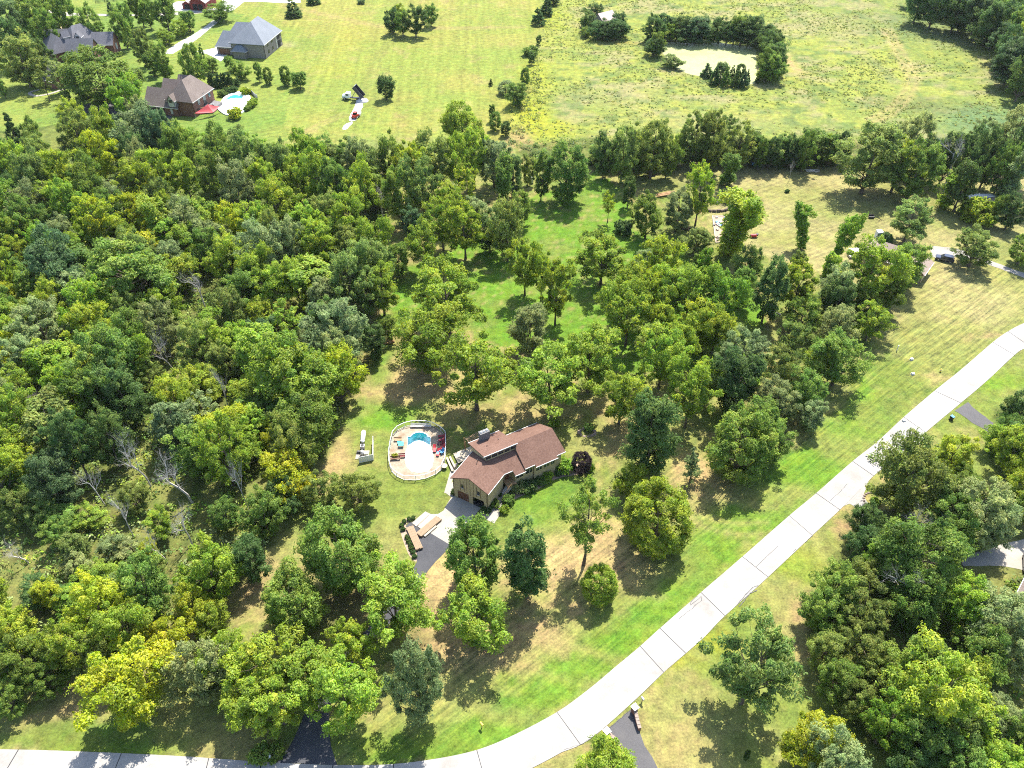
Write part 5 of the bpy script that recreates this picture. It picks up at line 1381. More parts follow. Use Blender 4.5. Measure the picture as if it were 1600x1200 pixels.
def make_proto(kind, var):
    rng = np.random.default_rng(1000 + hash_name(kind) * 37 + var)
    W, H, zb, nc, nl_, cr, leaf, pk, sb_, fl, lob = SPEC[kind]
    z0 = zb * H
    n0 = nc * 3
    t = rng.random(n0) * .96
    w = prof(pk, t); keep = rng.random(n0) < (w + .12) / 1.12
    t = t[keep][:nc]; k = len(t)
    an = rng.random(k) * 2 * math.pi
    ph = rng.random(5) * 6.28
    lobes = 1 + lob * (np.sin(an * 2 + ph[0] + t * 3) * .5 + np.sin(an * 3 + ph[1] - t * 5) * .35 + np.sin(an * 5 + ph[2] + t * 7) * .25)
    rr = (1 - (rng.random(k) ** (1 / max(sb_, .05))) * .0 - sb_ * rng.random(k) ** 1.2 * .95) * prof(pk, t) * lobes
    Rm = W / 2 - cr * .55
    lean = rng.normal(size=2) * (.05 if kind != 'vine' else .16) * H
    cx = rr * Rm * np.cos(an) + lean[0] * t ** 1.3
    cy = rr * Rm * np.sin(an) + lean[1] * t ** 1.3
    cz_ = z0 + cr * .5 + t * (H - z0 - cr * 1.15) * (1 + .10 * (lobes - 1) / max(lob, .1)) + rng.normal(size=k) * (.022 if kind != 'rnd' else .004) * H
    cen = np.stack([cx, cy, cz_], 1)
    rs = cr * (.55 + .95 * rng.random((k, 1)) ** 1.3)
    if pk in ('cone', 'spire'): rs *= (1.15 - .7 * t[:, None])
    rad = np.concatenate([rs * (.9 + .3 * rng.random((k, 1))), rs * (.9 + .3 * rng.random((k, 1))), rs * fl], 1)
    ct = .72 + .5 * rng.random(k)
    v, q_, tint = leaf_quads(cen, rad, nl_, leaf, rng, ct)
    # stray sprays that break up the outline
    m = k * (3 if kind == 'rnd' else 8)
    pick = rng.integers(0, k, m)
    out = cen[pick] - np.array([0, 0, z0 + .3 * (H - z0)]); out /= np.linalg.norm(out, axis=1, keepdims=True) + 1e-6
    out = out * .7 + rng.normal(size=(m, 3)) * .55 + np.array([0, 0, .35]); out /= np.linalg.norm(out, axis=1, keepdims=True)
    c2 = cen[pick] + out * rad[pick] * (.95 + .75 * rng.random((m, 1)) ** 2)
    v2, q2, t2 = leaf_quads(c2, np.abs(out) * cr * .38 + cr * .13, 9, leaf * .85, rng, ct[pick])
    v = np.concatenate([v, v2]); q_ = np.concatenate([q_, q2 + len(v) - len(v2)]); tint = np.concatenate([tint, t2])
    cm = leaf_mesh("crown_" + kind, v, q_, tint, M['leaf'])
    # trunk and limbs
    b = MB()
    tr = W * .021 + .08
    top_t = .80 if pk not in ('cone', 'spire') else .95
    axis = []
    for i in range(7):
        f = i / 6 * top_t
        cxx = lean[0] * max(0, (f * H - z0) / (H - z0)) ** 1.3 if f * H > z0 else 0
        cyy = lean[1] * max(0, (f * H - z0) / (H - z0)) ** 1.3 if f * H > z0 else 0
        axis.append(Vector((cxx + rng.normal() * .006 * H * (i > 0), cyy + rng.normal() * .006 * H * (i > 0), f * H)))
    rad_at = lambda i: tr * (1 - .78 * i / 6) * (1.45 if i == 0 else 1)
    for i in range(6): b.tube(axis[i], axis[i + 1], rad_at(i), rad_at(i + 1), 7)
    if pk not in ('spire',):
        order = rng.permutation(k)[:26 if kind in ('oak', 'map', 'wal', 'spa', 'tall', 'wil') else 10]
        for c in order:
            tgt = Vector(cen[c])
            if tgt.z < z0 + .12 * H: continue
            zi = max(.8 * z0 if z0 > 1.5 else .3, tgt.z - (Vector((tgt.x, tgt.y, 0)).length * rng.uniform(.5, 1.0)) - .5)
            zi = min(zi, axis[-1].z * .97)
            fi = zi / (top_t * H) * 6; i = min(5, int(fi)); s0 = axis[i].lerp(axis[i + 1], fi - i)
            r0 = rad_at(i) * .42
            mid_ = s0.lerp(tgt, .55) + Vector((rng.normal() * .3, rng.normal() * .3, -.25))
            b.tube(s0, mid_, r0, r0 * .6, 5); b.tube(mid_, tgt, r0 * .6, r0 * .2, 5)
            for _ in range(2):
                e = tgt + Vector(rng.normal(size=3) * cr * .9); b.tube(mid_.lerp(tgt, .6), e, r0 * .3, r0 * .1, 4)
    me = bpy.data.meshes.new("trunk_" + kind); me.from_pydata(b.v, [], b.f); me.materials.append(M['bark']); me.update()
    return cm, me, W, H
def hash_name(s): return sum(ord(c) * (i + 3) for i, c in enumerate(s)) % 997
def make_dead(var):
    rng = np.random.default_rng(500 + var)
    H, W = 13.0, 7.0
    trunk, br = MB(), MB()
    lean = Vector((rng.normal() * .12, rng.normal() * .08, 1)).normalized()
    def grow(p, d, L, r, lev, b):
        n = 3
        for i in range(n):
            d2 = (d + Vector(rng.normal(size=3) * .13)).normalized()
            e = p + d2 * (L / n); r2 = r * (.82 if lev else .86)
            b.tube(p, e, r, r2, 6 if lev < 2 else 4)
            if lev < 4 and (i > 0 or lev > 0):
                for _ in range(2 if lev < 3 else 1):
                    ax = Vector(rng.normal(size=3)); ax.z = abs(ax.z) * .8; side = (ax - d2 * ax.dot(d2)).normalized()
                    nd = (d2 * .75 + side * rng.uniform(.5, .95)).normalized()
                    grow(e, nd, L * rng.uniform(.45, .68), r2 * .55, lev + 1, br)
            p, d, r = e, d2, r2
    grow(Vector((0, 0, 0)), lean, H * .62, .33, 0, trunk)
    br2 = br
    vs_ = np.array(br2.v); zmax = vs_[:, 2].max(); wx_ = max(vs_[:, 0].max() - vs_[:, 0].min(), vs_[:, 1].max() - vs_[:, 1].min())
    a = bpy.data.meshes.new("branches_dead"); a.from_pydata(br2.v, [], br2.f); a.materials.append(M['deadwood']); a.update()
    t = bpy.data.meshes.new("trunk_dead"); t.from_pydata(trunk.v, [], trunk.f); t.materials.append(M['deadwood']); t.update()
    return a, t, wx_, zmax
PROTO = {}
def proto(kind, var):
    if (kind, var) not in PROTO: PROTO[kind, var] = make_dead(var) if kind == 'dead' else make_proto(kind, var)
    return PROTO[kind, var]

PAL = {'yg': (.245, .322, .050), 'md': (.160, .240, .052), 'dk': (.098, .160, .048), 'bl': (.108, .172, .070), 'ol': (.190, .248, .066),
       'gd': (.320, .365, .042), 'pl': (.235, .288, .115), 'pu': (.066, .044, .044), 'ru': (.27, .27, .07), 'lg': (.205, .312, .048), 'de': (.3, .3, .3)}
CNAME = {'yg': 'yellow-green', 'md': 'mid-green', 'dk': 'dark green', 'bl': 'bluish-green', 'ol': 'olive-green', 'gd': 'golden-yellow', 'pl': 'pale grey-green', 'pu': 'purple-leaved', 'ru': 'rusty', 'lg': 'bright green', 'de': 'grey'}
NOUN = {'map': 'full-crowned tree', 'oak': 'broad leafy tree', 'wal': 'airy open-crowned tree', 'rnd': 'dense round tree', 'tall': 'tall narrow tree', 'oval': 'small oval tree', 'con': 'conical evergreen', 'arb': 'slim spire evergreen',
        'vine': 'vine-clad tree', 'wil': 'feathery tree', 'spa': 'sparse thin-crowned tree', 'shr': 'shrub', 'sap': 'wispy conifer', 'dead': 'bare dead tree'}
ONAME = {'map': 'full_crowned_tree', 'oak': 'broadleaf_tree', 'wal': 'open_crowned_tree', 'rnd': 'round_tree', 'tall': 'narrow_tree', 'oval': 'young_tree', 'con': 'evergreen_tree', 'arb': 'evergreen_tree', 'vine': 'vine_clad_tree', 'wil': 'feathery_tree', 'spa': 'sparse_tree', 'shr': 'shrub', 'sap': 'evergreen_tree', 'dead': 'dead_tree'}
DEFH = {'map': 1.4, 'oak': 1.6, 'wal': 1.85, 'rnd': 1.2, 'tall': 2.0, 'oval': 1.5, 'con': 1.8, 'arb': 2.8, 'vine': 3.0, 'wil': 1.2, 'spa': 1.6, 'shr': .75, 'sap': 2.2, 'dead': 1.7}
TREES = []          # (object, kind, colour, crown px, py, explicit label)
trng = random.Random(77)
def plant(kind, col, x, y, W, H, label='*'):
    var = trng.randrange(NVAR[kind])
    cm, tm, W0, H0 = proto(kind, var)
    root = empty(ONAME[kind], (x, y, 0), trng.uniform(0, 6.28) if kind not in ('dead',) else trng.uniform(-.5, .5))
    root.scale = (W / W0, W / W0, H / H0)
    c = link_mesh("crown" if kind != 'dead' else "branches", cm, root)
    t = link_mesh("trunk", tm, root)
    p = PAL[col]; j = trng.uniform(.84, 1.16); g = trng.uniform(-.08, .08)
    c.color = (p[0] * j * (1 + g), p[1] * j, p[2] * j * (1 - g), 1)
    qx, qy, _ = PX(x, y, H * .6)
    TREES.append((root, kind, col, qx, qy, label, x, y, W))
    return root
def tree_b(bx, by, ty, w, kind, col, label='*'):
    x, y = G(bx, by)
    lo, hi = 0.2, 45.0
    for _ in range(40):
        m_ = (lo + hi) / 2
        # the far shoulder of the crown is what shows as its top edge
        if PX(x, y + 0.0, m_)[1] > ty: lo = m_
        else: hi = m_
    H = lo
    W = w * PX(x, y, H * .6)[2] / FPX
    dep_ = math.atan2(CAM_H, math.hypot(x, y))
    H = max(H - W * .26 * math.tan(dep_), W * .45) if kind in ('oak', 'map', 'wal', 'rnd', 'wil', 'shr') else H
    return plant(kind, col, x, y, W, H, label)
def tree_c(cx, cy, w, kind, col, label='*', H=0):
    h = H or 14.0
    for _ in range(4):
        x, y = G(cx, cy, h * .58)
        W = w * PX(x, y, h * .58)[2] / FPX
        if H: break
        h = min(max(W * DEFH[kind] * (1.4 if y > 205 and kind != 'shr' else 1), 1.0 if kind == 'shr' else 6), 20 if kind not in ('shr', 'oval', 'arb') else 9)
    return plant(kind, col, x, y, W, h, label)

TABLE = """
b 1023 848 740 108 rnd yg|large perfectly round yellow-green tree alone on the front lawn above the road
b 912 882 752 84 spa md|tall thin tree with a bare grey top on the front lawn
b 935 934 876 56 rnd yg|low round yellow-green tree at the foot of the tall thin tree
b 823 934 816 66 tall dk|dark green upright tree on the dry front lawn right of two paler trees
b 745 915 800 86 map md|mid-green tree just below the garage, touching the concrete driveway
b 748 1008 908 100 wal yg|yellow-green tree standing in front of the mid-green driveway tree
b 660 1128 992 76 oak pl|pale silvery tree alone beside the bottom road bend
b 545 912 780 112 map md|big deep green tree on the lawn left of the shrub bed
b 470 980 884 92 map md|fresh green clumpy tree left of the driveway, in front of the big deep green one
b 622 985 872 112 wal yg|yellow-green spreading tree overhanging the asphalt driveway
c 505 762 60 wil ol|thin olive tree by the wood edge, left of the faint olive tree
c 560 765 64 wil ol|faint olive tree right behind the big deep green lawn tree
b 432 1085 985 112 wal yg
b 375 1070 985 70 wal yg
b 500 1090 1000 90 wal yg
b 548 1130 1015 100 wal yg
b 445 1130 1040 96 wal yg
b 400 1120 1045 84 wal yg
b 560 1035 960 66 wal yg
b 330 1095 1000 92 oak pl
b 222 1112 1005 128 wal gd|golden-yellow tree nearest the left end of the bottom road
b 275 1035 955 80 wal gd|golden-yellow tree at the right end of the bottom woodland edge
c 110 1005 70 wal yg
c 185 985 80 wal yg
c 150 1030 60 oak ol
c 40 1030 84 wil md
c 25 985 70 oak yg
c 75 1055 64 wil md
c 10 1090 60 wil md
c 330 970 50 oak yg
b 1158 1098 952 120 wal ol|leafy thin tree on the lawn right of the entrance walls
b 1258 1182 1108 88 oak gd|golden-yellow tree at the bottom edge right of centre
b 1275 1222 1135 86 oak pl|pale grey-green tree in front of the golden tree at the bottom edge
c 957 1190 76 oak yg|yellow-green tree cut by the bottom edge beside the left entrance wall
b 1165 1185 1172 8 shr dk|tiny dark shrub on the lawn left of the bottom golden tree
c 1425 738 96 oak ol|large olive-green tree leaning over the road edge by the gravel apron
c 1490 708 58 oak yg
c 1478 728 42 rnd yg
c 1510 750 44 oak md
c 1530 795 104 wil pl
c 1485 800 66 oak md
c 1552 808 84 wil pl
c 1598 785 60 wil md
c 1495 835 60 oak md
c 1362 815 50 oak dk|dark tree at the lawn tip beside the gravel apron
c 1355 850 48 oak dk
b 1418 845 782 62 dead de|bare grey tree between the road-edge olive tree and the woodland
c 1440 868 118 map md
c 1395 870 60 oak lg
c 1305 915 66 oak md
c 1288 950 62 oak md
c 1345 900 56 oak ol
c 1350 945 86 wil ol
b 1400 960 880 74 dead de|bare grey spreading tree in the middle of the lower right woodland
c 1440 930 80 oak md
c 1290 1010 56 oak ol
c 1310 1055 60 oak md
c 1350 1010 78 wil ol
c 1385 1060 70 wil ol
c 1430 1040 80 oak md
c 1478 1085 128 oak yg|broad yellow-green tree in the middle of the lower right woodland
c 1520 1065 66 oak yg
c 1565 965 110 wil pl
c 1505 935 70 oak lg
c 1590 1010 80 wil pl
c 1540 1020 70 oak md
b 1592 1120 1030 84 dead de|bare grey tree at the right edge low in the picture
c 1340 1090 60 wil ol
c 1390 1125 70 wal lg
c 1440 1150 80 oak md
c 1500 1150 70 wal ol
c 1555 1120 80 wil pl
c 1595 1150 70 oak md
c 1560 1195 80 oak lg
c 1490 1195 76 oak md
c 1420 1190 60 oak dk
b 1549 706 664 44 oak yg|small yellow-green tree at the end of the side driveway
c 1578 668 40 oak md
c 1596 640 50 oak dk
c 1590 705 60 oak yg
c 1598 760 56 oak yg
c 1610 690 60 oak dk
b 668 582 462 104 wal yg|huge yellow-green tree on the narrow lawn left of centre, behind the pool
b 702 520 388 104 wal yg|huge yellow-green tree directly behind the huge lawn tree
b 745 640 502 112 wal yg|broad yellow-green tree on the lawn between pool and house chimney
b 858 640 530 100 wal yg|yellow-green tree with a stout trunk just behind the house roof
b 918 612 500 88 wal yg|yellow-green tree right behind the stout trunked one
b 967 662 566 68 wal yg|slender yellow-green tree with a clear trunk right of the house roof
b 1029 607 500 66 wal yg
b 1005 575 500 44 spa ol
b 1010 738 616 74 tall dk|tall dark green tree on the dry lawn behind the round tree
b 985 776 720 46 oak yg
b 1145 742 632 96 map md|large mid-green tree whose shadow falls on the dry lawn edge
b 1078 752 692 34 sap pl|wispy pale conifer between the tall dark tree and the large mid-green tree
b 1070 668 560 64 wal yg
c 1152 590 78 oak dk
c 1160 548 74 wil pl
c 1105 590 50 wal yg
c 1185 655 60 oak md
c 1218 622 66 wil pl
c 1262 605 52 oak md
c 1270 645 40 oak pl
c 1205 690 54 oak md
c 1225 575 50 wal ol
b 824 550 462 64 oak pl|grey-green tree with a clear trunk on the lawn in the centre
b 867 508 388 52 wal yg|slim yellow-green tree with a long bare trunk in the centre
b 977 540 430 74 wal yg
b 1006 507 408 44 wal yg
b 1095 552 462 62 wal yg
b 1112 552 470 50 wal yg
c 1045 455 62 wal yg
c 1080 450 60 wal yg
c 1035 500 44 wal yg
c 1065 535 50 wal yg
c 1130 462 60 wal lg
c 1160 448 44 oak md
c 1035 410 60 wal yg
c 985 450 54 wal yg
b 938 445 352 80 wal yg|round-headed yellow-green tree with a forked trunk on the bright lawn
b 820 462 362 48 wal yg
b 845 470 380 40 wal yg
b 793 408 300 52 oak ol|olive tree with a long trunk throwing a round shadow on the bright lawn
b 601 492 402 56 wal yg|yellow-green tree with a clear trunk at the wood edge, top of the narrow lawn
b 580 497 410 50 wal ol
b 883 316 216 62 map md|big tree on the bright lawn just below the field corner
b 845 314 240 24 tall md
c 975 232 46 oak ol
c 945 238 34 oak dk
c 1022 225 60 wil ol
c 1002 242 28 oak dk
c 1045 240 32 oak md
c 1087 212 52 wil ol
c 1118 215 46 oak ol
c 1157 222 46 wil ol
c 1135 205 36 wil ol
b 1086 352 242 46 wal yg|tall forked tree with an ivy trunk left of the dark stone ring
b 1134 290 232 28 vine md
b 980 324 276 20 oval dk
b 949 348 296 22 spa yg
b 1008 372 296 46 oak md
b 1055 362 292 50 wil pl|rounded grey-green tree beside the dark log pile
c 975 354 26 shr dk
b 1085 398 355 44 oak ol
b 1087 418 396 11 oval ol
b 1098 426 388 22 oval lg
b 1140 398 284 62 vine yg|tall leaning vine-clad tree over the vegetable garden
b 1163 442 378 38 oak ol
c 1178 418 22 oak md
c 1007 405 36 wil pl
c 812 325 38 oak md
c 800 270 34 oak dk
c 785 290 30 vine md
c 825 262 24 oak ol
c 1206 234 26 oak dk
c 1219 234 16 oak gd
c 1237 234 24 oak dk
c 1262 230 32 oak md
c 1283 234 20 oak dk
c 1298 234 22 oak md
c 1190 236 24 oak md
b 1233 282 242 12 dead de|bare broken stump leaning at the hedgerow edge of the right yard
b 1345 302 188 92 oak ol|largest tree of the right hedgerow, olive with a wide shadow
b 1392 300 205 62 wal yg
b 1412 318 215 62 oak md
c 1428 215 60 wil pl
b 1475 298 200 56 dead de|tall grey dead tree with forking limbs at the upper right
c 1485 240 42 oak dk
c 1518 238 42 oak dk
b 1470 325 262 30 vine lg
b 1490 330 252 42 oval dk|dense dark tree beside the white covered stack
b 1412 378 302 64 wal ol|open olive tree right behind the tan-roofed house
b 1513 416 352 64 wil ol|olive-grey tree on the lawn beside the gravel drive
b 1570 358 300 40 oak dk
c 1602 385 46 wil md
c 1560 332 24 oak md
b 1566 312 222 34 vine pl
c 1598 235 44 oak dk
c 1552 242 44 oak dk
c 1572 258 40 oak md
c 1455 245 36 oak dk
c 1540 215 44 wil pl
c 1590 200 60 wil pl
b 1250 390 326 26 vine lg|leaning vine-clad tree on the right yard, left one of two
b 1290 432 336 30 vine lg|leaning vine-clad tree on the right yard, right one of two
b 1244 424 388 22 oak ol
b 1190 504 400 46 tall dk|very dark upright tree at the corner of the bright lawn
c 1250 442 56 wal yg
c 1305 447 56 oak pl
c 1362 420 84 wal yg
c 1420 410 56 oak md
c 1390 445 50 oak md
c 1255 490 62 wil md
c 1308 505 50 oak pl
c 1312 468 56 oak dk
b 1352 532 468 50 wal yg
b 1300 602 512 76 oak md
c 1345 470 44 oak md
c 1385 372 20 shr dk
c 1240 530 44 wal ol
c 1280 560 40 oak yg
c 604 510 30 oak md
c 520 515 104 wil pl|large pale feathery tree at the right edge of the left woodland
b 535 628 528 64 oak gd|golden-topped tree at the wood edge beside the narrow lawn
c 582 528 42 oak dk
c 455 585 118 oak yg|largest bright yellow-green tree in the left woodland
b 478 712 600 96 map md
b 458 775 690 78 oak gd|rust-gold tree at the wood edge left of the pump screen
c 428 690 38 oak gd
c 445 770 50 oak dk
c 22 208 34 con dk|dark upright evergreen at the left edge behind the woodland
c 48 212 30 oak md
c 120 212 56 wil ol
c 165 200 40 wal yg
c 215 205 76 oak pl|large silvery tree at the top of the woodland under the red brick house
c 245 210 46 oak bl
c 278 228 42 oak md
c 205 240 40 oak dk
c 60 240 48 wil ol
c 15 258 46 wal yg
c 52 275 54 oak ol
c 92 270 50 wal yg
c 155 245 44 wal gd
c 135 288 58 oak md
c 165 305 46 oak pl
c 245 268 48 wal yg
c 215 275 40 oak ol
c 40 322 58 oak pl
c 85 312 48 wal yg
c 75 348 44 oak md
c 148 348 66 wal gd|brightest golden tree in the upper part of the left woodland
c 205 332 50 wal gd
c 190 362 44 oak yg
c 250 322 48 wil ol
c 288 350 60 oak pl
c 20 362 48 oak yg
c 102 362 44 oak pl
c 340 238 50 oak md
c 388 245 46 oak ol
b 432 268 222 26 oak md
b 482 248 210 22 tall dk|slim dark tree rising above the wood at the hay field edge
b 510 258 208 40 oak md|fuller green tree beside the slim dark one at the hay field edge
c 370 292 58 oak pl
c 330 268 40 oak md
c 432 312 58 wal yg
c 492 272 48 wal yg
c 527 285 46 oak md
c 565 292 46 wal yg
c 545 335 58 wal yg
c 500 330 46 oak ol
c 362 345 42 wal gd
c 402 345 46 wal yg
c 415 388 74 oak pl|large pale grey tree in the upper middle of the left woodland
c 322 382 50 oak md
c 492 375 50 wal yg
c 552 378 48 oak ol
b 585 440 330 52 wal yg
c 80 412 86 oak bl|tall dark tree with a long bare trunk in the left woodland
c 10 455 30 wal gd
c 40 445 44 oak md
c 198 432 126 map md|widest mid-green tree in the left woodland
c 262 405 48 oak pl
c 142 512 60 wal yg
c 190 522 70 oak md
c 62 512 88 wil pl
c 15 522 44 wal yg
c 30 562 56 oak pl
c 162 572 90 oak md
c 232 592 50 wil ol
c 112 592 48 wal yg
c 392 428 56 wal yg
c 460 432 48 wal yg
c 482 458 40 wal gd
c 442 490 34 oak ru
c 412 528 50 oak bl|bluish dark round tree in the middle right of the left woodland
c 472 540 50 wil pl
c 372 532 48 wal yg
c 542 432 66 wal ol
c 355 562 48 oak ol
c 322 590 44 oak yg
c 20 642 64 wal yg
b 80 662 598 42 dead de|bare grey dead tree near the left edge of the woodland
c 15 722 60 wal yg
c 82 742 74 oak bl|dark blue-green tree near the left edge of the woodland
c 112 662 50 wal yg
c 192 612 78 oak dk
c 272 622 60 wal yg
c 22 790 48 oak ol
c 62 800 50 wil ol
b 236 760 655 54 dead de|bare tree with yellow lichen in the middle of the left woodland
b 300 785 692 70 dead de|bare many-branched tree right of the yellow lichen one
b 165 790 712 40 dead de|thin leaning dead tree in the thicket below the dark blue-green tree
b 300 850 775 54 dead de|small bare tree at the right of the low thicket
b 210 840 770 36 dead de|thin grey snag in the middle of the low thicket
b 262 880 815 40 dead de|low grey snag beside a yellow bush in the thicket
b 45 880 838 44 dead de|fallen grey branches at the left of the thicket
b 362 650 565 30 dead de|slender dead stem below the largest yellow-green woodland tree
b 325 490 415 44 dead de|bare pale tree in the woodland right of the widest tree
b 275 588 500 40 dead de|tall forked dead trunk below the widest woodland tree
b 600 345 280 42 dead de|twiggy grey dead tree at the wood corner beside the hay field
b 390 800 690 30 dead de|lone grey snag left of the rust-gold tree
c 325 890 80 oak lg|bright yellow-green round tree at the bottom right of the thicket
c 385 870 60 oak dk
c 410 800 60 oak md
c 350 800 50 wil md
c 300 945 56 oak gd
c 230 860 34 oak gd
b 460 26 0 27 con dk|dark conifer on the lawn right of the barn yard
b 490 6 -16 22 con dk
b 565 6 0 12 oval dk
b 614 52 10 27 oak dk
b 630 56 14 24 oak md
b 650 58 6 32 oak dk
b 674 42 4 22 oak md
b 624 40 3 20 oak yg
b 604 156 119 26 oval dk|dark oval tree alone on the hay field right of the dump truck
b 767 134 122 7 con dk|tiny conifer alone at the right of the hay field
b 790 148 128 24 oval pl
b 806 165 124 36 oak md
b 820 136 106 14 oval md
b 841 39 12 23 con dk
b 853 24 -6 22 con dk
b 864 8 -16 22 con dk
b 842 70 55 8 oval dk
b 830 101 82 11 oval dk
b 828 86 72 22 shr md
b 724 226 152 58 map yg|big dense tree standing alone at the lower edge of the hay field
b 769 190 162 10 tall md
b 774 204 176 18 oval md
b 790 212 190 16 oval dk
b 772 292 206 48 oak pl|tall silvery tree at the corner of hay field and brush field
c 740 240 44 wal yg
c 715 250 40 wal yg
c 680 255 60 wal ol
c 645 258 50 wal yg
c 605 250 46 oak md
c 660 290 50 wal ol
c 700 300 44 wal yg
c 625 300 44 oak md
c 730 290 40 spa yg
c 745 330 40 oak pl
c 640 345 34 oak bl
c 725 350 60 wal yg
c 765 360 34 tall dk
c 690 345 50 wal yg
c 660 380 50 wal yg
c 620 400 40 oak md
b 928 32 3 27 oak dk
b 915 42 24 18 oak dk
b 941 60 28 34 oak dk
b 970 58 28 24 oak dk
b 915 58 40 16 oak md
b 1020 88 54 30 oak dk
b 1018 66 44 22 con dk
b 1030 62 36 24 oak ol
b 1047 66 33 22 oak md
b 1073 70 36 36 oak dk
b 1110 66 35 34 oak md
b 1156 72 24 42 oak dk
b 1182 70 38 30 oak md
b 1197 78 50 26 oak dk
b 1201 98 68 26 con dk
b 1211 120 84 24 oak dk
b 1194 128 96 28 oak yg
b 1048 106 84 30 oak ol
b 1105 120 98 20 con dk
b 1125 128 98 22 oval dk
b 1142 127 101 12 con dk
b 1155 129 101 16 oval dk
b 1167 130 107 9 con dk
b 1183 129 117 9 con dk
c 1465 2 46 oak dk
c 1500 8 46 oak dk
c 1535 18 46 oak bl
c 1562 32 50 oak dk
c 1592 42 50 oak md
c 1588 85 46 oak bl
c 1604 14 50 oak dk
c 1548 0 40 oak dk
c 1604 62 40 oak gd
c 1440 -6 40 oak dk
c 1606 110 44 oak dk
c 10 28 50 oak bl
c 36 10 40 oak dk
c 56 28 46 oak md
c 78 10 36 oak md
c 95 20 34 oak md
c 70 44 30 oak md
c 20 58 40 oak dk
c 30 88 66 oak ol|broad olive tree at the left edge beside the small brick garage
c 65 86 30 oak dk
c 140 36 38 wil md
b 176 22 0 14 con dk|dark conical evergreen beside the lane at the top left
c 194 24 24 oak md
c 188 38 28 oak md
c 253 6 36 oak md
c 229 18 20 oak md
c 215 6 26 oak md
b 298 50 16 23 oval md
b 282 58 28 27 wil yg
b 262 70 44 27 wil yg
b 345 34 0 40 oak md|clumpy tree by the bend of the white house lane
c 219 68 28 oak ol
c 236 98 24 oval md
c 253 92 28 oak md
c 297 96 34 oak md
b 319 106 68 15 con md
b 333 114 90 20 oval md
b 360 112 88 14 oval md
b 378 124 92 28 oak md
b 406 128 98 12 oval md|first small lawn tree right of the brick house pool
b 421 132 106 14 oval md|second small lawn tree right of the brick house pool
b 449 134 104 17 oval md|third small lawn tree right of the brick house pool
b 470 139 112 23 oval md|rightmost and fullest small lawn tree right of the brick house pool
b 330 139 112 8 arb dk
b 336 138 113 8 arb dk
b 342 137 113 8 arb dk
b 348 137 113 8 arb dk
b 355 136 112 8 arb dk
b 362 136 113 8 arb dk
b 371 135 121 8 arb dk
b 172 160 66 112 map md|enormous domed tree between the two brick houses
c 196 153 54 wal lg|pale yellow-green tree in front of the enormous domed tree
b 78 158 108 26 spa ol
c 92 116 30 wil pl
b 112 170 138 16 spa md
c 2 136 14 oak md
c 135 86 18 oak md
c 120 90 16 wil pl
b 908 736 703 30 rnd pu|purple-leaved round shrub at the right end of the house
c 885 727 26 shr lg|bright green shrub against the right end of the house
b 921 736 722 12 shr lg
c 855 744 18 shr lg
c 872 738 12 shr dk
c 838 744 16 shr dk
c 826 758 22 shr dk
c 806 758 26 shr pl|pale flowering shrub at the foot of the front steps
c 820 765 14 shr md
c 795 780 18 shr md
c 770 785 16 shr md
c 760 795 14 shr dk
c 788 795 14 shr lg
c 846 752 14 shr md
c 777 770 12 shr dk
c 709 768 9 shr dk|small dark shrub at the left corner of the garage
c 866 660 16 shr lg
c 920 668 14 shr md
c 405 1178 30 shr md
c 430 1172 26 shr md
c 1367 783 14 shr lg
c 1530 328 44 shr yg|flat yellow-green bush patch in front of the white covered stack
c 1515 326 24 shr yg
c 1545 330 22 shr yg
c 1218 262 5 shr dk
c 1230 298 6 shr dk
c 367 176 20 shr gd|low golden bush at the near rim of the brick house pool
c 383 142 14 shr gd
c 392 162 12 shr yg
c 396 158 12 shr yg
c 386 168 10 shr yg
c 346 145 12 shr ol
c 355 141 12 shr dk
c 365 139 12 shr dk
c 617 712 8 shr gd|yellow potted plant on the left of the pool deck
c 947 1146 5 shr lg
c 990 1109 5 shr lg
"""
for ln in TABLE.strip().split("\n"):
    d_, _, lab = ln.partition("|")
    f = d_.split()
    lab = lab.strip() or '*'
    if f[0] == 'b': tree_b(*map(float, f[1:5]), f[5], f[6], lab)
    else: tree_c(*map(float, f[1:4]), f[4], f[5], lab)
# row of clipped shrubs beside the lumber
SHRUBS = [(646, 811), (639, 812.5), (632, 816), (628, 822.5), (630, 828.5), (636, 841), (638.5, 847), (641, 852.5), (643, 858), (645.5, 864.5), (648, 871)]
for k, (px, py) in enumerate(SHRUBS):
    x, y = G(px, py)
    plant('shr', 'dk', x, y, .78, .7, ["first", "second", "third", "fourth", "fifth", "sixth", "seventh", "eighth", "ninth", "tenth", "last"][k] + " small clipped shrub of the row round the lumber, counted from the house")
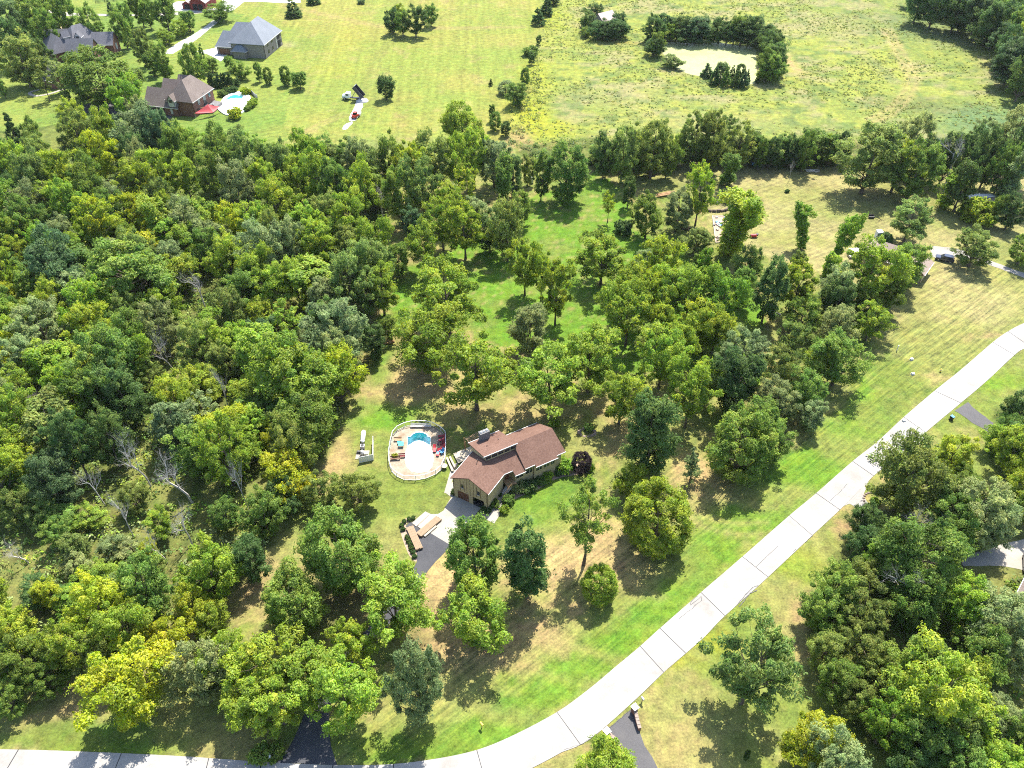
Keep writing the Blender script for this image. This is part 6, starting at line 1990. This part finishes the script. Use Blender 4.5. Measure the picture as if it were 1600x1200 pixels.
# the rest of the left woodland between the trees picked out above
frng = random.Random(11)
wp = WOODS[0]
pts_ = [(t[6], t[7], t[8] * (2.2 if t[1] == 'dead' else 1)) for t in TREES]
cnt = 0
for _ in range(9000):
    px, py = frng.uniform(-40, 606), frng.uniform(215, 1045)
    x, y = G(px, py)
    if not inpoly(np.array([px]), np.array([py]), wp)[0]: continue
    thicket = inpoly(np.array([px]), np.array([py]), [(90, 760), (330, 770), (330, 850), (250, 950), (130, 960), (0, 930), (0, 830)])[0]
    W = frng.uniform(4.0, 6.0) if thicket else frng.uniform(6.5, 10.5)
    H = frng.uniform(4, 7.5) if thicket else frng.uniform(9, 18)
    qx, qy, _z = PX(x, y, H * .6)
    # keep the little clearings and the lawn edge open
    if any(((qx - a_) / rx) ** 2 + ((qy - c_) / ry) ** 2 < 1 for a_, c_, rx, ry in ((140, 500, 26, 16), (70, 1110, 90, 45), (95, 940, 14, 10))): continue
    if any((x - a_) ** 2 + (y - c_) ** 2 < ((W + w_) * .5 * .55) ** 2 for a_, c_, w_ in pts_): continue
    pts_.append((x, y, W)); cnt += 1
    kind = frng.choices(['oak', 'wal', 'tall', 'wil', 'vine', 'spa'], [3, 4, 1.5, 2, 1.5, 1])[0]
    colr = frng.choices(['yg', 'md', 'dk', 'ol', 'pl', 'lg', 'gd'], [5, 2.5, .5, 2.5, 1.5, 2.5, .5])[0]
    plant(kind, colr, x, y, W, H)
    if cnt >= 150: break

hrng = random.Random(4)
for k in range(44):
    px = 925 + k * 8.9 + hrng.uniform(-3, 3)
    if 1322 > px: x, y = G(px, 259 + hrng.uniform(-3, 3) - 3 * (px > 1060))
    plant(hrng.choice(['oak', 'oak', 'tall', 'vine']), hrng.choice(['md', 'ol', 'dk', 'md', 'pl', 'yg']), x, y, hrng.uniform(4.5, 7), hrng.uniform(6.5, 11))
for px, py in [(1026, 82), (1022, 60), (1038, 54), (1056, 58), (1064, 60), (1085, 62), (1095, 60), (1122, 62), (1134, 64), (1145, 64), (1168, 66), (1176, 66), (1190, 70), (1199, 84), (1203, 92), (1206, 104), (1208, 112), (1203, 122), (1198, 118), (1115, 126), (1133, 129), (1148, 130), (1161, 131)]:
    x, y = G(px, py + 6); big = py < 100 or px > 1195
    plant(hrng.choice(['oak', 'tall', 'oak']) if big else 'con', hrng.choice(['dk', 'md', 'dk', 'bl']), x, y, hrng.uniform(7, 10) if big else hrng.uniform(3.2, 4.5), hrng.uniform(9, 13) if big else hrng.uniform(5.5, 8))
for px, py in [(921, 50), (933, 62), (950, 64), (962, 62), (966, 48)]:
    x, y = G(px, py)
    plant('oak', 'dk', x, y, hrng.uniform(6.5, 8.5), hrng.uniform(7, 9))
fpts = []
for _ in range(900):
    x, y = hrng.uniform(190, 270), hrng.uniform(280, 440)
    px, py, _z = PX(x, y, 9)
    if not inpoly(np.array([px]), np.array([py]), [(1425, -30), (1470, 6), (1530, 25), (1572, 80), (1602, 118), (1640, 150), (1640, -30)])[0]: continue
    if any((x - a_) ** 2 + (y - c_) ** 2 < 56 for a_, c_ in fpts): continue
    fpts.append((x, y))
    plant(hrng.choice(['oak', 'wal', 'tall']), hrng.choice(['dk', 'dk', 'bl', 'md', 'ol']), x, y, hrng.uniform(9, 14), hrng.uniform(13, 19))
    if len(fpts) >= 40: break

# labels: each tree is named by its look and by the nearest thing one can find
LAND = [(760, 60, "the hay field"), (1110, 95, "the algae-covered pond"), (945, 30, "the pale field shed"), (553, 150, "the dump truck"), (385, 60, "the blue-grey roofed house"), (120, 60, "the slate-roofed house"),
        (80, 110, "the small brick garage"), (280, 150, "the red brick house"), (370, 160, "the kidney-shaped pool"), (315, 5, "the red barn"), (790, 715, "the tan house"), (655, 705, "the fenced pool"),
        (568, 686, "the propane tank"), (1117, 322, "the dark stone ring"), (1125, 360, "the vegetable garden"), (1392, 382, "the tan-roofed house"), (1475, 405, "the dark blue car"), (1530, 309, "the white covered stack"),
        (1487, 655, "the wheelie bin"), (1560, 868, "the pale gravel yard"), (660, 830, "the lumber stacks"), (480, 1170, "the foot of the asphalt driveway"), (970, 1150, "the brick entrance walls"), (1330, 790, "the gravel apron"),
        (785, 765, "the front steps"), (1233, 265, "the bare broken stump"), (555, 184, "the red loader"), (1520, 650, "the side driveway")]
LMT = {"large perfectly round": "the large round lawn tree", "tall dark tree with": "the tall dark long-trunked tree", "widest mid-green": "the widest woodland tree", "largest bright yellow": "the largest yellow-green woodland tree", "brightest golden": "the brightest golden tree",
       "large pale feathery": "the large pale feathery tree", "bluish dark round": "the bluish dark round tree", "rust-gold": "the rust-gold tree", "golden-topped": "the golden-topped tree", "dark blue-green": "the dark blue-green tree",
       "bare tree with yellow": "the yellow lichen dead tree", "bare grey dead tree near": "the bare grey dead tree", "large silvery tree": "the large silvery tree", "huge yellow-green tree on": "the huge lawn tree", "tall dark green tree on": "the tall dark lawn tree",
       "very dark upright": "the very dark upright tree", "largest tree of the right": "the largest hedgerow tree", "tall grey dead": "the tall grey dead tree", "broad yellow-green tree in": "the broad yellow-green woodland tree", "bare grey spreading": "the bare spreading tree",
       "large olive-green tree leaning": "the road-edge olive tree", "golden-yellow tree nearest": "the golden tree by the bottom road", "dark upright evergreen": "the dark upright evergreen", "large pale grey tree": "the large pale grey tree", "big dense tree": "the big dense field tree",
       "tall silvery tree": "the tall silvery field-corner tree", "round-headed": "the round-headed lawn tree", "large mid-green tree whose": "the large mid-green shadow tree", "enormous domed": "the enormous domed tree", "bright yellow-green round": "the round thicket tree",
       "bare pale tree in the woodland": "the bare pale tree", "twiggy grey": "the twiggy grey dead tree", "fuller green": "the fuller field-edge tree", "grey-green tree with a clear": "the grey-green centre tree", "tall forked dead": "the forked dead trunk"}
for t in TREES:
    for k, nm in LMT.items():
        if t[5].startswith(k): LAND.append((t[3], t[4], nm))
groups = {}
for t in TREES:
    root, kind, colr, qx, qy, lab = t[:6]
    cat = "shrub" if kind == 'shr' else "tree"
    if lab != '*':
        tag(root, lab, cat); continue
    lx, ly, nm = min(LAND, key=lambda l: (l[0] - qx) ** 2 + (l[1] - qy) ** 2)
    dx, dy = qx - lx, qy - ly
    if abs(dy) > 2.2 * abs(dx): w = "behind" if dy < 0 else "below"
    elif abs(dx) > 2.2 * abs(dy): w = "left of" if dx < 0 else "right of"
    else: w = ("behind" if dy < 0 else "below") + " and " + ("left of" if dx < 0 else "right of")
    groups.setdefault((CNAME[colr] + " " + NOUN[kind], w + " " + nm, cat), []).append((math.hypot(dx, dy), root))
ORD = ["nearest", "second nearest", "third nearest", "fourth nearest", "fifth nearest", "sixth nearest", "seventh nearest", "eighth nearest", "ninth nearest"]
for (a_, b_, cat), lst in groups.items():
    lst.sort(key=lambda l: l[0])
    for k, (_d, root) in enumerate(lst):
        tag(root, a_ + " " + b_ if len(lst) == 1 else ORD[min(k, 8)] + " " + a_ + " " + b_, cat)
for t in TREES:
    x, y, kind, qx, qy = t[6], t[7], t[1], t[3], t[4]
    if kind == 'shr': g = "shrubs and bushes"
    elif kind == 'arb': g = "slim evergreens behind the brick house pool"
    elif kind == 'dead': g = "dead trees"
    elif inpoly(np.array([qx]), np.array([qy + 20]), WOODS[0])[0]: g = "trees of the left woodland"
    elif qx > 1240 and qy > 680: g = "trees of the lower right woodland"
    elif y > 330 and 1000 < qx < 1230: g = "trees round the pond"
    elif y > 255: g = "trees of the far properties and fields"
    else: g = "trees in the yards"
    t[0]["group"] = g

# ------------------------------------------------------------------ undergrowth, field weeds, long grass (nobody could count it)
def carpet(name, spots, rad, colr, n, leaf, seed, lift=.4):
    rng = np.random.default_rng(seed)
    cen = np.stack([spots[:, 0], spots[:, 1], rad[:, 2] * lift], 1)
    v, q_, tint = leaf_quads(cen, rad, n, leaf, rng, .8 + .4 * rng.random(len(cen)), .5)
    v[:, 2] = np.maximum(v[:, 2], .01)
    cols = np.ones((len(cen), n, 4)); cols[..., :3] = colr[:, None]
    o = link_mesh(name, leaf_mesh(name, v, q_, tint, M['weed'], cols.reshape(-1, 4)))
    return tag(o, kind='stuff')
rng = np.random.default_rng(8)
def scatter(polys, n, x0, x1, y0, y1):
    P = np.stack([rng.uniform(x0, x1, n), rng.uniform(y0, y1, n)], 1)
    k = np.zeros(n, bool)
    for p in polys: k |= inpoly(P[:, 0], P[:, 1], p)
    return P[k]
sp = scatter([WOODS_W[0]], 6200, -150, 0, 55, 270)
pal = np.array([PAL['yg'], PAL['md'], PAL['lg'], PAL['ol'], PAL['dk'], PAL['pl']])
s_ = rng.uniform(.6, 1.7, (len(sp), 1)); rad = np.concatenate([s_, s_, s_ * rng.uniform(.5, 1.1, (len(sp), 1))], 1)
carpet("undergrowth", sp, rad, pal[rng.integers(0, 6, len(sp))], 26, .26, 1)
sp = scatter(WOODS_W[1:3], 2500, 40, 130, 40, 130)
sp = sp[~inpoly(sp[:, 0], sp[:, 1], GP([(1490, 835), (1660, 815), (1660, 905), (1500, 905)]))]
s_ = rng.uniform(.6, 1.6, (len(sp), 1)); rad = np.concatenate([s_, s_, s_ * .8], 1)
carpet("undergrowth", sp, rad, pal[rng.integers(0, 6, len(sp))] * .8, 26, .26, 2)
sp = scatter(WOODS_W[3:5], 6000, -10, 260, 215, 470)
s_ = rng.uniform(.7, 2.2, (len(sp), 1)); rad = np.concatenate([s_, s_, s_ * .8], 1)
carpet("hedge_undergrowth", sp, rad, pal[rng.integers(0, 6, len(sp))] * .8, 24, .34, 3)
sp = scatter([BRUSH], 16000, 0, 280, 240, 430)
den = fbm(sp[:, 0] * .045, sp[:, 1] * .045, 91); sp = sp[(den > .40 + .16 * rng.random(len(sp))) & ~inpoly(sp[:, 0], sp[:, 1], POND)]
s_ = np.exp(rng.normal(-1.05, .55, (len(sp), 1))); rad = np.concatenate([s_ * rng.uniform(.8, 1.6, (len(sp), 1)), s_ * rng.uniform(.8, 1.6, (len(sp), 1)), s_ * .5], 1)
wc = np.array([(.19, .23, .055), (.225, .245, .06), (.155, .205, .055), (.13, .18, .05), (.235, .23, .09), (.08, .125, .04)])
carpet("field_weeds", sp, rad, wc[rng.choice(6, len(sp), p=[.3, .25, .18, .1, .12, .05])], 12, .24, 4)
EDGE = [GP([(800, 170), (838, 90), (850, 90), (838, 215), (800, 240), (780, 235)]), GP([(590, 270), (780, 250), (800, 300), (740, 330), (600, 330)])]
sp = scatter(EDGE, 1600, -60, 20, 195, 350)
s_ = rng.uniform(.5, 1.5, (len(sp), 1)); rad = np.concatenate([s_, s_, s_ * .7], 1)
carpet("field_edge_weeds", sp, rad, wc[rng.integers(0, 6, len(sp))], 20, .3, 5)
# ------------------------------------------------------------------ faint summer haze over the far fields
def haze():
    m = bpy.data.materials.new("haze"); m.use_nodes = True
    nt = m.node_tree
    nt.nodes.remove(nt.nodes["Principled BSDF"])
    pv = nt.nodes.new("ShaderNodeVolumePrincipled")
    pv.inputs["Color"].default_value = (.86, .93, 1.0, 1)
    pv.inputs["Density"].default_value = HAZE_D
    pv.inputs["Anisotropy"].default_value = .25
    nt.links.new(pv.outputs[0], nt.nodes["Material Output"].inputs["Volume"])
    f = MB(); f._add([(x, y, z) for z in (-4, 122) for y in (-3100, 6100) for x in (-5100, 5100)], [(0, 2, 3, 1), (4, 5, 7, 6), (0, 1, 5, 4), (2, 6, 7, 3), (0, 4, 6, 2), (1, 3, 7, 5)])
    tag(f.build("haze", m), kind='stuff')
HAZE_D = .000028
haze()
